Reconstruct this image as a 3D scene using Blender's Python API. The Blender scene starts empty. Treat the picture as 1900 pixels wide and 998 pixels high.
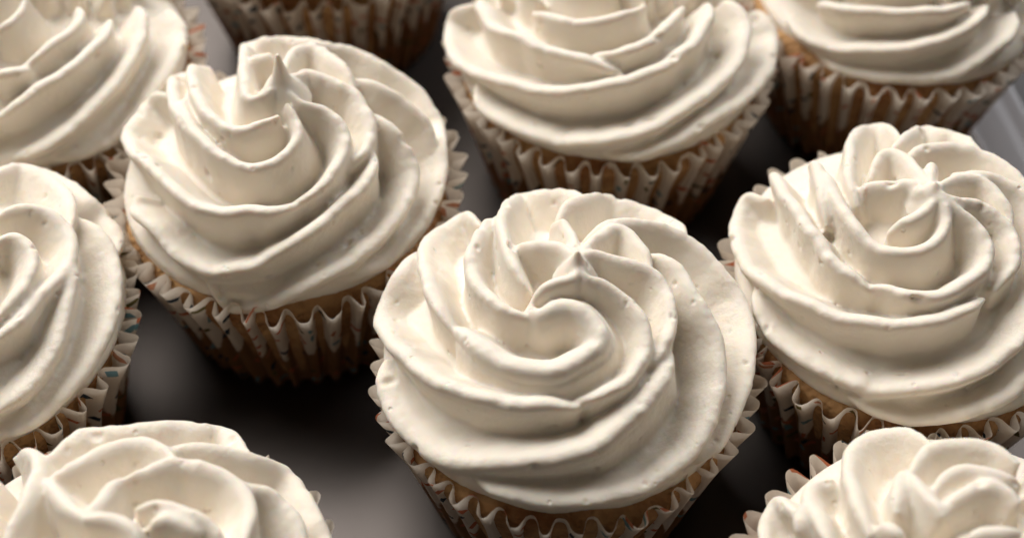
import bpy, math, random
import numpy as np
from mathutils import Vector, noise

# ------------------------------------------------------------------ camera, world, lamps, exposure
scene = bpy.context.scene
MM = 0.001
RIM_Z = 31.0                    # wrapper rim above the tray, mm
CAM_H = 205.0 + RIM_Z
PITCH = 50.0
cam_data = bpy.data.cameras.new('camera')
cam = bpy.data.objects.new('camera', cam_data)
scene.collection.objects.link(cam)
cam.location = (0, 0, CAM_H * MM)
cam.rotation_euler = (math.radians(90 - PITCH), 0, 0)
cam_data.sensor_width = 36.0
cam_data.lens = 50.0
cam_data.clip_start = 0.01
cam_data.clip_end = 10.0
cam_data.dof.use_dof = True
cam_data.dof.focus_distance = 0.243
cam_data.dof.aperture_fstop = 9.5
cam_data.dof.aperture_blades = 7
scene.camera = cam

world = bpy.data.worlds.new('World')
scene.world = world
world.use_nodes = True
bg = world.node_tree.nodes['Background']
bg.inputs['Color'].default_value = (0.50, 0.465, 0.42, 1)
bg.inputs['Strength'].default_value = 0.145

def area_lamp(name, loc, target, size, size_y, power, color):
    d = bpy.data.lights.new(name, 'AREA')
    d.shape = 'RECTANGLE'; d.size = size; d.size_y = size_y
    d.energy = power; d.color = color
    o = bpy.data.objects.new(name, d)
    scene.collection.objects.link(o)
    o.location = loc
    o.rotation_euler = (Vector(target) - Vector(loc)).to_track_quat('-Z', 'Y').to_euler()
    return o
# two windows: the main one high up behind on the left, a smaller one behind on the right
area_lamp('window_light', (-0.42, 0.64, 0.78), (0.0, 0.17, 0.03), 0.75, 0.75, 13.6, (1.0, 0.99, 0.975))
area_lamp('side_window_light', (0.55, 0.74, 0.70), (0.03, 0.19, 0.03), 0.36, 0.36, 3.2, (0.95, 0.97, 1.0))

scene.view_settings.view_transform = 'Standard'
scene.view_settings.look = 'None'
scene.view_settings.exposure = 0.0
scene.view_settings.gamma = 1.0
scene.render.engine = 'CYCLES'
scene.cycles.use_adaptive_sampling = True
scene.cycles.adaptive_threshold = 0.03
scene.cycles.max_bounces = 5
scene.cycles.diffuse_bounces = 3
scene.cycles.use_denoising = True

# ------------------------------------------------------------------ helpers
def link(o):
    scene.collection.objects.link(o)
    return o

def mesh_obj(name, verts, faces, mat, parent=None, smooth=True):
    me = bpy.data.meshes.new(name)
    me.from_pydata([tuple(v) for v in verts], [], [tuple(f) for f in faces])
    me.update()
    if smooth:
        me.polygons.foreach_set('use_smooth', [True] * len(me.polygons))
    if mat: me.materials.append(mat)
    o = link(bpy.data.objects.new(name, me))
    o.parent = parent
    return o

def new_mat(name):
    m = bpy.data.materials.new(name); m.use_nodes = True
    nt = m.node_tree
    return m, nt, nt.nodes['Principled BSDF']

def N(nt, kind, **kw):
    n = nt.nodes.new(kind)
    for k, v in kw.items(): setattr(n, k, v)
    return n

def smoothstep(a, b, x):   # 0 below a, 1 above b
    t = np.clip((x - a) / (b - a), 0, 1)
    return t * t * (3 - 2 * t)

def cubic(x, xs, ys):
    """monotone-ish Catmull-Rom through the key points"""
    xs = np.array(xs, float); ys = np.array(ys, float)
    m = np.gradient(ys, xs)
    i = np.clip(np.searchsorted(xs, x) - 1, 0, len(xs) - 2)
    h = xs[i + 1] - xs[i]; t = np.clip((x - xs[i]) / h, 0, 1)
    return ((2*t**3 - 3*t**2 + 1) * ys[i] + (t**3 - 2*t**2 + t) * h * m[i]
            + (-2*t**3 + 3*t**2) * ys[i+1] + (t**3 - t**2) * h * m[i+1])

# ------------------------------------------------------------------ materials
def frosting_material():
    m, nt, b = new_mat('buttercream')
    b.inputs['Base Color'].default_value = (0.845, 0.76, 0.645, 1)
    b.inputs['Roughness'].default_value = 0.55
    b.inputs['Specular IOR Level'].default_value = 0.28
    b.subsurface_method = 'RANDOM_WALK'
    b.inputs['Subsurface Weight'].default_value = 0.55
    b.inputs['Subsurface Radius'].default_value = (1.0, 0.62, 0.34)
    b.inputs['Subsurface Scale'].default_value = 0.0009
    tc = N(nt, 'ShaderNodeTexCoord')
    L = nt.links.new
    n1 = N(nt, 'ShaderNodeTexNoise'); n1.inputs['Scale'].default_value = 700; n1.inputs['Detail'].default_value = 5; n1.inputs['Roughness'].default_value = 0.6
    L(tc.outputs['Object'], n1.inputs['Vector'])
    n2 = N(nt, 'ShaderNodeTexNoise'); n2.inputs['Scale'].default_value = 60
    L(tc.outputs['Object'], n2.inputs['Vector'])
    # scattered air bubbles
    vo = N(nt, 'ShaderNodeTexVoronoi', feature='F1'); vo.inputs['Scale'].default_value = 300; vo.inputs['Randomness'].default_value = 1.0
    L(tc.outputs['Object'], vo.inputs['Vector'])
    pit = N(nt, 'ShaderNodeMapRange', interpolation_type='SMOOTHSTEP'); pit.inputs['From Min'].default_value = 0.03; pit.inputs['From Max'].default_value = 0.17
    L(vo.outputs['Distance'], pit.inputs['Value'])
    sp = N(nt, 'ShaderNodeSeparateColor'); L(vo.outputs['Color'], sp.inputs[0])
    some = N(nt, 'ShaderNodeMath', operation='GREATER_THAN'); some.inputs[1].default_value = 0.22; L(sp.outputs['Red'], some.inputs[0])
    hole = N(nt, 'ShaderNodeMath', operation='MAXIMUM'); L(pit.outputs[0], hole.inputs[0]); L(some.outputs[0], hole.inputs[1])
    b1 = N(nt, 'ShaderNodeBump'); b1.inputs['Strength'].default_value = 0.7; b1.inputs['Distance'].default_value = 0.0004
    L(hole.outputs[0], b1.inputs['Height'])
    # some patches are grainier than others
    mr = N(nt, 'ShaderNodeMapRange'); mr.inputs['From Min'].default_value = 0.35; mr.inputs['From Max'].default_value = 0.65; mr.inputs['To Min'].default_value = 0.12; mr.inputs['To Max'].default_value = 0.55
    L(n2.outputs['Fac'], mr.inputs['Value'])
    b2 = N(nt, 'ShaderNodeBump'); b2.inputs['Distance'].default_value = 0.0005
    L(mr.outputs[0], b2.inputs['Strength']); L(n1.outputs['Fac'], b2.inputs['Height']); L(b1.outputs['Normal'], b2.inputs['Normal'])
    L(b2.outputs['Normal'], b.inputs['Normal'])
    return m

def cake_material():
    m, nt, b = new_mat('sponge_cake')
    L = nt.links.new
    tc = N(nt, 'ShaderNodeTexCoord')
    n1 = N(nt, 'ShaderNodeTexNoise'); n1.inputs['Scale'].default_value = 260; n1.inputs['Detail'].default_value = 6
    n2 = N(nt, 'ShaderNodeTexNoise'); n2.inputs['Scale'].default_value = 70; n2.inputs['Detail'].default_value = 2
    vo = N(nt, 'ShaderNodeTexVoronoi', feature='SMOOTH_F1'); vo.inputs['Scale'].default_value = 900
    for n in (n1, n2, vo): L(tc.outputs['Object'], n.inputs['Vector'])
    mix = N(nt, 'ShaderNodeMath', operation='MULTIPLY_ADD'); mix.inputs[1].default_value = 0.6
    L(n2.outputs['Fac'], mix.inputs[0])
    half = N(nt, 'ShaderNodeMath', operation='MULTIPLY'); half.inputs[1].default_value = 0.45; L(n1.outputs['Fac'], half.inputs[0])
    L(half.outputs[0], mix.inputs[2])
    r = N(nt, 'ShaderNodeValToRGB')
    r.color_ramp.elements[0].position = 0.38; r.color_ramp.elements[0].color = (0.27, 0.105, 0.03, 1)
    r.color_ramp.elements[1].position = 0.66; r.color_ramp.elements[1].color = (0.60, 0.35, 0.15, 1)
    L(mix.outputs[0], r.inputs['Fac']); L(r.outputs['Color'], b.inputs['Base Color'])
    b1 = N(nt, 'ShaderNodeBump'); b1.inputs['Strength'].default_value = 0.8; b1.inputs['Distance'].default_value = 0.0008; L(vo.outputs['Distance'], b1.inputs['Height'])
    b2 = N(nt, 'ShaderNodeBump'); b2.inputs['Strength'].default_value = 0.8; b2.inputs['Distance'].default_value = 0.0012; L(n1.outputs['Fac'], b2.inputs['Height']); L(b1.outputs[0], b2.inputs['Normal'])
    L(b2.outputs['Normal'], b.inputs['Normal'])
    b.inputs['Roughness'].default_value = 0.8
    return m

def paper_material():
    """thin cream paper printed with confetti specks, soaked by the cake below the free edge"""
    m, nt, b = new_mat('confetti_paper')
    L = nt.links.new
    uv = N(nt, 'ShaderNodeUVMap'); uv.uv_map = 'UVMap'          # u along the paper, v up, both in mm
    oi = N(nt, 'ShaderNodeObjectInfo')
    add = N(nt, 'ShaderNodeVectorMath', operation='ADD')
    off = N(nt, 'ShaderNodeCombineXYZ')
    mul = N(nt, 'ShaderNodeMath', operation='MULTIPLY'); mul.inputs[1].default_value = 517.0
    L(oi.outputs['Random'], mul.inputs[0]); L(mul.outputs[0], off.inputs['X'])
    L(uv.outputs['UV'], add.inputs[0]); L(off.outputs[0], add.inputs[1])
    # specks: one per cell of a jittered grid, an elongated dash turned by a random angle
    vor = N(nt, 'ShaderNodeTexVoronoi', voronoi_dimensions='2D', feature='F1')
    vor.inputs['Scale'].default_value = 0.25; vor.inputs['Randomness'].default_value = 0.85
    L(add.outputs[0], vor.inputs['Vector'])
    sc = N(nt, 'ShaderNodeVectorMath', operation='SCALE'); sc.inputs['Scale'].default_value = 0.30
    L(add.outputs[0], sc.inputs[0])
    sub = N(nt, 'ShaderNodeVectorMath', operation='SUBTRACT')
    L(add.outputs[0], sub.inputs[0])
    L(vor.outputs['Position'], sub.inputs[1])
    sep = N(nt, 'ShaderNodeSeparateColor'); L(vor.outputs['Color'], sep.inputs[0])
    ang = N(nt, 'ShaderNodeMath', operation='MULTIPLY'); ang.inputs[1].default_value = 6.283
    L(sep.outputs['Red'], ang.inputs[0])
    rot = N(nt, 'ShaderNodeVectorRotate', rotation_type='Z_AXIS')
    L(sub.outputs[0], rot.inputs['Vector']); L(ang.outputs[0], rot.inputs['Angle'])
    ab = N(nt, 'ShaderNodeVectorMath', operation='ABSOLUTE'); L(rot.outputs[0], ab.inputs[0])
    sx = N(nt, 'ShaderNodeSeparateXYZ'); L(ab.outputs[0], sx.inputs[0])
    lx = N(nt, 'ShaderNodeMath', operation='LESS_THAN'); lx.inputs[1].default_value = 1.05
    ly = N(nt, 'ShaderNodeMath', operation='LESS_THAN'); ly.inputs[1].default_value = 0.48
    L(sx.outputs['X'], lx.inputs[0]); L(sx.outputs['Y'], ly.inputs[0])
    dash = N(nt, 'ShaderNodeMath', operation='MULTIPLY'); L(lx.outputs[0], dash.inputs[0]); L(ly.outputs[0], dash.inputs[1])
    has = N(nt, 'ShaderNodeMath', operation='LESS_THAN'); has.inputs[1].default_value = 0.80
    L(sep.outputs['Blue'], has.inputs[0])
    mask = N(nt, 'ShaderNodeMath', operation='MULTIPLY'); L(dash.outputs[0], mask.inputs[0]); L(has.outputs[0], mask.inputs[1])
    cr = N(nt, 'ShaderNodeValToRGB'); cr.color_ramp.interpolation = 'CONSTANT'
    els = cr.color_ramp.elements
    els[0].position = 0; els[0].color = (0.60, 0.20, 0.10, 1)
    els[1].position = 0.36; els[1].color = (0.03, 0.05, 0.07, 1)
    for p, c in ((0.58, (0.20, 0.36, 0.40, 1)), (0.76, (0.17, 0.14, 0.05, 1)), (0.86, (0.55, 0.25, 0.14, 1))):
        e = els.new(p); e.color = c
    L(sep.outputs['Green'], cr.inputs['Fac'])
    # grease line
    sv = N(nt, 'ShaderNodeSeparateXYZ'); L(uv.outputs['UV'], sv.inputs[0])
    nz = N(nt, 'ShaderNodeTexNoise', noise_dimensions='2D'); nz.inputs['Scale'].default_value = 0.25; nz.inputs['Detail'].default_value = 2
    L(add.outputs[0], nz.inputs['Vector'])
    nm = N(nt, 'ShaderNodeMath', operation='MULTIPLY_ADD'); nm.inputs[1].default_value = 7.0; L(nz.outputs['Fac'], nm.inputs[0]); L(sv.outputs['Y'], nm.inputs[2])
    gr = N(nt, 'ShaderNodeMapRange', interpolation_type='SMOOTHSTEP')
    gr.inputs['From Min'].default_value = 20.5; gr.inputs['From Max'].default_value = 22.5
    fa = N(nt, 'ShaderNodeAttribute'); fa.attribute_name = 'fold'
    fm = N(nt, 'ShaderNodeMath', operation='MULTIPLY_ADD'); fm.inputs[1].default_value = 3.2
    L(fa.outputs['Fac'], fm.inputs[0]); L(nm.outputs[0], fm.inputs[2])
    L(fm.outputs[0], gr.inputs['Value'])
    base = N(nt, 'ShaderNodeMix', data_type='RGBA')
    base.inputs[6].default_value = (0.36, 0.18, 0.075, 1)
    base.inputs[7].default_value = (0.88, 0.79, 0.68, 1)
    L(gr.outputs[0], base.inputs[0])
    fin = N(nt, 'ShaderNodeMix', data_type='RGBA')
    L(mask.outputs[0], fin.inputs[0]); L(base.outputs[2], fin.inputs[6]); L(cr.outputs[0], fin.inputs[7])
    L(fin.outputs[2], b.inputs['Base Color'])
    b.inputs['Roughness'].default_value = 0.55
    b.inputs['Specular IOR Level'].default_value = 0.3
    tr = N(nt, 'ShaderNodeBsdfTranslucent'); L(fin.outputs[2], tr.inputs['Color'])
    mx = N(nt, 'ShaderNodeMixShader'); mx.inputs[0].default_value = 0.42
    L(b.outputs[0], mx.inputs[1]); L(tr.outputs[0], mx.inputs[2])
    L(mx.outputs[0], nt.nodes['Material Output'].inputs['Surface'])
    return m

def tray_material(name, color):
    m, nt, b = new_mat(name)
    tc = N(nt, 'ShaderNodeTexCoord')
    n1 = N(nt, 'ShaderNodeTexNoise'); n1.inputs['Scale'].default_value = 14; n1.inputs['Detail'].default_value = 4
    mr = N(nt, 'ShaderNodeMapRange'); mr.inputs['To Min'].default_value = 0.36; mr.inputs['To Max'].default_value = 0.48
    nt.links.new(tc.outputs['Object'], n1.inputs['Vector'])
    nt.links.new(n1.outputs['Fac'], mr.inputs['Value'])
    nt.links.new(mr.outputs[0], b.inputs['Roughness'])
    b.inputs['Metallic'].default_value = 1.0
    b.inputs['Base Color'].default_value = color
    return m

M_FROST, M_CAKE, M_PAPER, M_TRAY = frosting_material(), cake_material(), paper_material(), tray_material('dark_coated_metal', (0.10, 0.086, 0.078, 1))
M_RIM = tray_material('rim_window_glare', (0.92, 0.91, 0.94, 1))  # window glare on the metal rim, put in as a white base colour
M_RIM.node_tree.nodes['Principled BSDF'].inputs['Metallic'].default_value = 0.0

# ------------------------------------------------------------------ setting
def table_material():
    m, nt, b = new_mat('dark_table')
    tc = N(nt, 'ShaderNodeTexCoord')
    mp = N(nt, 'ShaderNodeMapping'); mp.inputs['Scale'].default_value = (4, 60, 1)
    n1 = N(nt, 'ShaderNodeTexNoise'); n1.inputs['Scale'].default_value = 1.5; n1.inputs['Detail'].default_value = 6
    r = N(nt, 'ShaderNodeValToRGB')
    r.color_ramp.elements[0].color = (0.035, 0.028, 0.026, 1); r.color_ramp.elements[1].color = (0.085, 0.07, 0.066, 1)
    nt.links.new(tc.outputs['Object'], mp.inputs['Vector']); nt.links.new(mp.outputs[0], n1.inputs['Vector'])
    nt.links.new(n1.outputs['Fac'], r.inputs['Fac']); nt.links.new(r.outputs[0], b.inputs['Base Color'])
    b.inputs['Roughness'].default_value = 0.45
    return m
table = mesh_obj('table', [(-0.8,-0.5,-0.002),(0.8,-0.5,-0.002),(0.8,1.1,-0.002),(-0.8,1.1,-0.002)], [(0,1,2,3)], table_material())
table['kind'] = 'structure'

def build_tray():
    """shallow metal baking tray: flat floor, sloping side, narrow ledge, rolled edge"""
    e = link(bpy.data.objects.new('baking_tray', None))
    e.location = (0.1075, 0.250, 0); e.rotation_euler.z = math.atan2(0.144, 1)
    e['label'] = 'dark baking tray with a raised ridged rim, coloured white as window glare, under all the cupcakes'; e['category'] = 'tray'
    X0, X1, Y0, Y1, rc = -340, 0, -290, 95, 14
    path = []
    for cx, cy, a0 in ((X1-rc, Y1-rc, 0), (X0+rc, Y1-rc, 90), (X0+rc, Y0+rc, 180), (X1-rc, Y0+rc, 270)):
        for j in range(9):
            a = math.radians(a0 + j * 90 / 8); path.append((cx + rc*math.cos(a), cy + rc*math.sin(a), math.cos(a), math.sin(a)))
    n = len(path)
    mesh_obj('floor', [(p[0]*MM, p[1]*MM, 0) for p in path] + [(p[0]*MM, p[1]*MM, -0.0011) for p in path],
             [tuple(range(n)), tuple(range(2*n-1, n-1, -1))] + [(i, n+i, n+(i+1) % n, (i+1) % n) for i in range(n)], M_TRAY, e, smooth=False)
    prof = [(0.0, 0.003), (0.6, 0.12), (1.2, 0.5), (5.6, 3.2), (6.2, 3.4), (7.8, 3.5), (8.2, 3.7), (10.0, 4.9), (10.6, 5.1), (11.2, 5.0), (11.6, 4.5), (11.6, 3.9), (11.2, 3.5),
            (9.8, 3.4), (8.2, 2.7), (6.4, 2.5), (2.1, -0.2), (0.8, -1.0), (0.0, -1.1)]
    V = [((p[0]+p[2]*o)*MM, (p[1]+p[3]*o)*MM, z*MM) for o, z in prof for p in path]
    F = [(j*n+i, j*n+(i+1) % n, (j+1)*n+(i+1) % n, (j+1)*n+i) for j in range(len(prof)-1) for i in range(n)]
    F = [f[::-1] for f in F]
    mesh_obj('rim', V, F, M_RIM, e)
build_tray()

# ------------------------------------------------------------------ frosting
def rope(P, rng):
    """A star-tipped rope of buttercream: it is laid round the cake counter-clockwise, climbs onto itself
    and is pulled up to a peak. Returns a closed tube (verts, faces) in mm, z = 0 at the cake top."""
    n = P.get('lobes', 7); turns = P.get('turns', 2.15); th0 = math.radians(P.get('start', 0))
    K = P['keys']                                   # turn: coil radius, z, half width, half height, lift, depth
    ks = [k[0] for k in K]
    nt_, npsi = 640, 280
    u = np.linspace(0, turns, nt_)
    col = lambda j: cubic(u, ks, [k[j] for k in K])
    R, Z, W, H, B, D = (col(j) for j in range(1, 7))
    W = np.maximum(W, 0.03); H = np.maximum(H, 0.03); R = np.maximum(R, 0)
    cap = np.clip(u / 0.05, 0, 1); cap = np.sqrt(1 - (1 - cap) ** 2)
    W *= np.maximum(cap, 0.02); H *= np.maximum(cap, 0.02)
    beta = np.radians(np.clip(B, 0, 90))
    th = th0 + 2 * math.pi * u
    psi = np.linspace(0, 2 * math.pi, npsi, endpoint=False)
    ridge = n * psi / (2 * math.pi)
    lobe_i = np.floor(ridge + 0.5).astype(int) % n
    sd = rng.random() * 100
    lobe_h = np.array([rng.uniform(-0.10, 0.10) for _ in range(n)])
    crest = np.abs(np.sin(math.pi * ridge))          # 0 at a crest, 1 in a valley
    verts = np.zeros((nt_, npsi, 3))
    tw = 2 * math.pi * u * P.get('twist', 1.0) + math.radians(P.get('phase', 0))
    near = np.exp(-(crest / 0.22) ** 2)
    for i in range(nt_):
        s = u[i] * 2 * math.pi * 20
        rag = np.array([(noise.noise((s * 0.16, k * 7.3 + sd, 0)) * 0.7 + noise.noise((s * 0.42, k * 3.1 + sd, 5)) * 0.75) * (0.35 + 1.3 * max(0, noise.noise((s * 0.05, k * 9.1 + sd, 2)) + 0.25)) for k in range(n)])
        slow = np.array([noise.noise((s * 0.035, k * 5.7 + sd, 9)) for k in range(n)])
        d = D[i] * P.get('deep', 1.6) * (1 + lobe_h[lobe_i] + 0.25 * slow[lobe_i])
        d = np.minimum(d, 0.62)
        eps = P.get('round', 0.45)
        rho = 1 - d * ((np.sqrt(crest ** 2 + eps ** 2) - eps) / (math.sqrt(1 + eps ** 2) - eps)) ** P.get('sharp', 0.7)
        a = psi + tw[i] + 0.10 * np.sin(n * psi) * 0 + P.get('lean', 0.52) * near * D[i]
        x = rho * np.cos(a) * W[i]
        y = rho * np.sin(a) * H[i]
        ln = np.hypot(x, y) + 1e-6
        amp = near * rag[lobe_i] * min(1, W[i] / 8) * min(1, (R[i] + 2) / 12) * P.get('ragged', 0.6)
        x += x / ln * amp; y += y / ln * amp
        c, s_ = math.cos(th[i]), math.sin(th[i])
        rad = np.array([c, s_, 0]); tan = np.array([-s_, c, 0]); up = np.array([0, 0, 1.0])
        bup = math.cos(beta[i]) * up - math.sin(beta[i]) * tan
        pk = float(smoothstep(1.6, 2.1, u[i])); px, py = P.get('pull', (0, 0))
        ctr = rad * R[i] + up * Z[i] + np.array([px * pk, py * pk, 0])
        verts[i] = ctr + x[:, None] * rad + y[:, None] * bup
    V = verts.reshape(-1, 3)
    idx = np.arange(nt_ * npsi).reshape(nt_, npsi)
    a = idx[:-1]; b_ = idx[1:]
    F = np.stack([a, np.roll(a, -1, 1), np.roll(b_, -1, 1), b_], -1).reshape(-1, 4).tolist()
    F.append(list(idx[0][::-1])); F.append(list(idx[-1]))
    return V, F

def catmull(pts, step=0.55):
    P = np.array(pts, float); P = np.vstack([2 * P[0] - P[1], P, 2 * P[-1] - P[-2]])
    out = []
    for i in range(1, len(P) - 2):
        a, b, c, d = P[i-1:i+3]; m = max(2, int(np.linalg.norm(c - b) / step))
        t = np.linspace(0, 1, m, endpoint=False)[:, None]
        out.append(0.5 * (2*b + (c-a)*t + (2*a-5*b+4*c-d)*t*t + (3*b-a-3*c+d)*t**3))
    out = np.vstack(out + [P[-2:-1]])
    for _ in range(3): out[1:-1] = (out[:-2] + 2 * out[1:-1] + out[2:]) / 4
    return out

def ridge(pts, rng, lip=1.15, lean=0.0, sink=(0, 0), ragged=0.5, wide=1.0, melt=2.4):
    """one piped ridge: a rounded lip that widens towards its root inside the swirl"""
    C = catmull(pts); n = len(C); sd = rng.random() * 100
    L = np.concatenate([[0], np.cumsum(np.linalg.norm(np.diff(C, axis=0), axis=1))]); T = L[-1]
    nr = C / np.array([34., 34., 26.]) ** 2 + np.array([0, 0, 6 / 26. ** 2]); nr /= np.linalg.norm(nr, axis=1)[:, None]
    tg = np.gradient(C, axis=0); tg /= np.linalg.norm(tg, axis=1)[:, None] + 1e-9
    sdv = np.cross(tg, nr); sdv /= np.linalg.norm(sdv, axis=1)[:, None] + 1e-9
    sgn = np.sign((sdv[:, :2] * C[:, :2]).sum(1).mean()) or 1
    sdv *= sgn                                             # + side faces outwards
    sink = [max(k, 0 if math.hypot(C[j][0], C[j][1]) < 6.5 else melt) for k, j in zip(sink, (0, -1))]    # ends away from the peak melt into the body
    tl = min(7.5, T * 0.35)
    e0 = np.clip(L / tl, 0, 1); e1 = np.clip((T - L) / tl, 0, 1)
    drop = sink[0] * (1 - e0) ** 2 + sink[1] * (1 - e1) ** 2
    wid = np.minimum(0.45 + 0.55 * np.sqrt(e0), 0.45 + 0.55 * np.sqrt(e1))
    rag = np.array([(noise.noise((l * 0.25, sd, 0)) * 0.6 + noise.noise((l * 0.62, sd, 4)) * 0.8) * (0.3 + 1.4 * max(0, noise.noise((l * 0.07, sd, 2)) + .25)) for l in L]) * ragged
    wob = np.array([noise.noise((l * 0.2, sd, 8)) * 0.35 for l in L])
    sec = []
    for k in range(7):                                      # a lip a little more pointed than round
        a = math.pi * k / 6; sec.append((lip * math.cos(a) * (1 - 0.12 * math.sin(a)), 1.2 * lip * (math.sin(a) - 1)))
    outer = [(lip * 1.25 * wide, -2.4), (lip * 1.75 * wide, -4.2), (lip * 2.5 * wide, -6.2), (lip * 3.4 * wide, -8.6), (lip * 3.4 * wide, -12.0)]
    inner = [(-lip * 1.08 * wide, -2.6), (-lip * 1.3 * wide, -4.6), (-lip * 1.55 * wide, -7.0), (-lip * 2.0 * wide, -12.0)]
    sec = outer[::-1] + sec + inner
    m = len(sec); V = []
    for i in range(n):
        for x, y in sec:
            xx = x * (wid[i] if y > -4 else (0.5 + 0.5 * wid[i])) + wob[i] + lean * math.exp(y / 2.5)
            V.append(C[i] + sdv[i] * xx + nr[i] * (y + rag[i] * math.exp(y / 1.2) - drop[i]))
    F = [[i*m+k, i*m+(k+1) % m, (i+1)*m+(k+1) % m, (i+1)*m+k] for i in range(n-1) for k in range(m)]
    F.append(list(range(m))[::-1]); F.append([(n-1)*m+k for k in range(m)])
    return np.array(V), F

def revolve(prof, nu=64):
    V = [(r*math.cos(2*math.pi*i/nu), r*math.sin(2*math.pi*i/nu), z) for r, z in prof for i in range(nu)]
    F = [[j*nu+i, j*nu+(i+1) % nu, (j+1)*nu+(i+1) % nu, (j+1)*nu+i] for j in range(len(prof)-1) for i in range(nu)]
    return np.array(V), F

BODY = [(0.02, 16), (8, 14.5), (14, 12.3), (20, 9.2), (24, 7.0), (27.5, 5.4), (30.4, 4.5), (32.0, 3.4), (32.2, 1.4), (31, -0.6), (30, -2), (20, -3), (0.02, -3)]

def traced(P, rng):
    parts = [revolve([(r * P.get('body', 1.0), z) for r, z in BODY])]
    if 'peak' in P:
        x, y, z, h, r = P['peak']
        v, f = revolve([(0.02, z - 6), (r * 1.6, z - 5), (r, z - 2), (r * .55, z), (r * .28, z + h * .6), (r * .15, z + h), (0.02, z + h + .2)], 20)
        v = v + np.array([x, y, 0]); v[:, 1] += np.maximum(0, v[:, 2] - z) * P.get('peak_tilt', 0.1); parts.append((v, f[::-1]))
    for c in P['ridges']:
        kw = dict(P.get('ridge_kw', {}))
        if isinstance(c, dict): kw.update({k: v for k, v in c.items() if k != 'p'}); c = c['p']
        parts.append(ridge(c, rng, **kw))
    return parts

def voxel_union(parts, voxel):
    V = np.concatenate([p[0] for p in parts]); F = []; o = 0
    for v, f in parts:
        F += [[i + o for i in q] for q in f]; o += len(v)
    me = bpy.data.meshes.new('tmp'); me.from_pydata(V.tolist(), [], F); me.update()
    ob = link(bpy.data.objects.new('tmp', me))
    md = ob.modifiers.new('r', 'REMESH'); md.mode = 'VOXEL'; md.voxel_size = voxel; md.use_smooth_shade = True
    dg = bpy.context.evaluated_depsgraph_get()
    out = bpy.data.meshes.new_from_object(ob.evaluated_get(dg))
    bpy.data.objects.remove(ob); bpy.data.meshes.remove(me)
    return out

def get_co(me):
    a = np.empty(len(me.vertices) * 3, np.float32); me.vertices.foreach_get('co', a); return a.reshape(-1, 3).astype(float)

def smooth_co(me, co, it=2, lam=0.5):
    e = np.empty(len(me.edges) * 2, np.int32); me.edges.foreach_get('vertices', e); e = e.reshape(-1, 2)
    deg = np.bincount(e.ravel(), minlength=len(co)).astype(float)[:, None]
    for _ in range(it):
        s = np.zeros_like(co)
        for k in range(3):
            s[:, k] = np.bincount(e[:, 0], co[e[:, 1], k], len(co)) + np.bincount(e[:, 1], co[e[:, 0], k], len(co))
        co = co + lam * (s / deg - co)
    return co

def build_frosting(P, parent, seed):
    rng = random.Random(seed)
    px, py = P.get('pull', (0, 0)); q = []
    for j in range(17):                                     # buttercream under the peak
        a = math.pi * j / 16
        q += [(px * .7 + 10 * math.sin(a) * math.cos(b * math.pi / 12), py * .7 + 10 * math.sin(a) * math.sin(b * math.pi / 12), P.get('core', 11.0) - 9 * math.cos(a)) for b in range(24)]
    core = (np.array(q), [[j*24+b, j*24+(b+1) % 24, (j+1)*24+(b+1) % 24, (j+1)*24+b] for j in range(16) for b in range(24)])
    q = []
    for j in range(17):                                     # closes the gap between the two coils
        a = math.pi * j / 16
        q += [(20 * math.sin(a) * math.cos(b * math.pi / 12), 20 * math.sin(a) * math.sin(b * math.pi / 12), 5 - 13.5 * math.cos(a)) for b in range(24)]
    fill = (np.array(q), core[1])
    me = voxel_union(traced(P, rng) if 'ridges' in P else [rope(P, rng), core, fill], P.get('voxel', 0.42))
    co = smooth_co(me, get_co(me), 5 if 'ridges' in P else 5)
    me.vertices.foreach_set('co', co.astype(np.float32).ravel()); me.update()
    nrm = np.empty(len(co) * 3, np.float32); me.vertices.foreach_get('normal', nrm); nrm = nrm.reshape(-1, 3).astype(float)
    sd = rng.random() * 50
    disp = np.array([noise.noise((c[0]*.22+sd, c[1]*.22, c[2]*.22)) * .16 + noise.noise((c[0]*.8, c[1]*.8+sd, c[2]*.8)) * .05 + noise.noise((c[0]*2.0, c[1]*2.0, c[2]*2.0+sd)) * .02 for c in co.tolist()])
    for _ in range(P.get('pits', 110)):                      # air bubbles
        j = rng.randrange(len(co)); r = rng.choice((0.3, 0.3, 0.35, 0.4, 0.5, 0.8)); 
        if co[j, 2] < 3: continue
        ax = Vector((rng.gauss(0,1), rng.gauss(0,1), rng.gauss(0,1))).normalized()
        dv = co - co[j]; al = dv @ np.array(ax); d2 = (dv ** 2).sum(1) - 0.6 * al ** 2
        disp -= 0.9 * r * np.exp(-(d2 / (r * r)) ** 1.5)
    co = co + nrm * disp[:, None]
    me.vertices.foreach_set('co', (co * MM).astype(np.float32).ravel())
    me.polygons.foreach_set('use_smooth', [True] * len(me.polygons))
    me.update(); me.materials.clear(); me.materials.append(M_FROST); me.name = 'frosting'
    o = link(bpy.data.objects.new('frosting', me)); o.parent = parent
    return o

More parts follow.
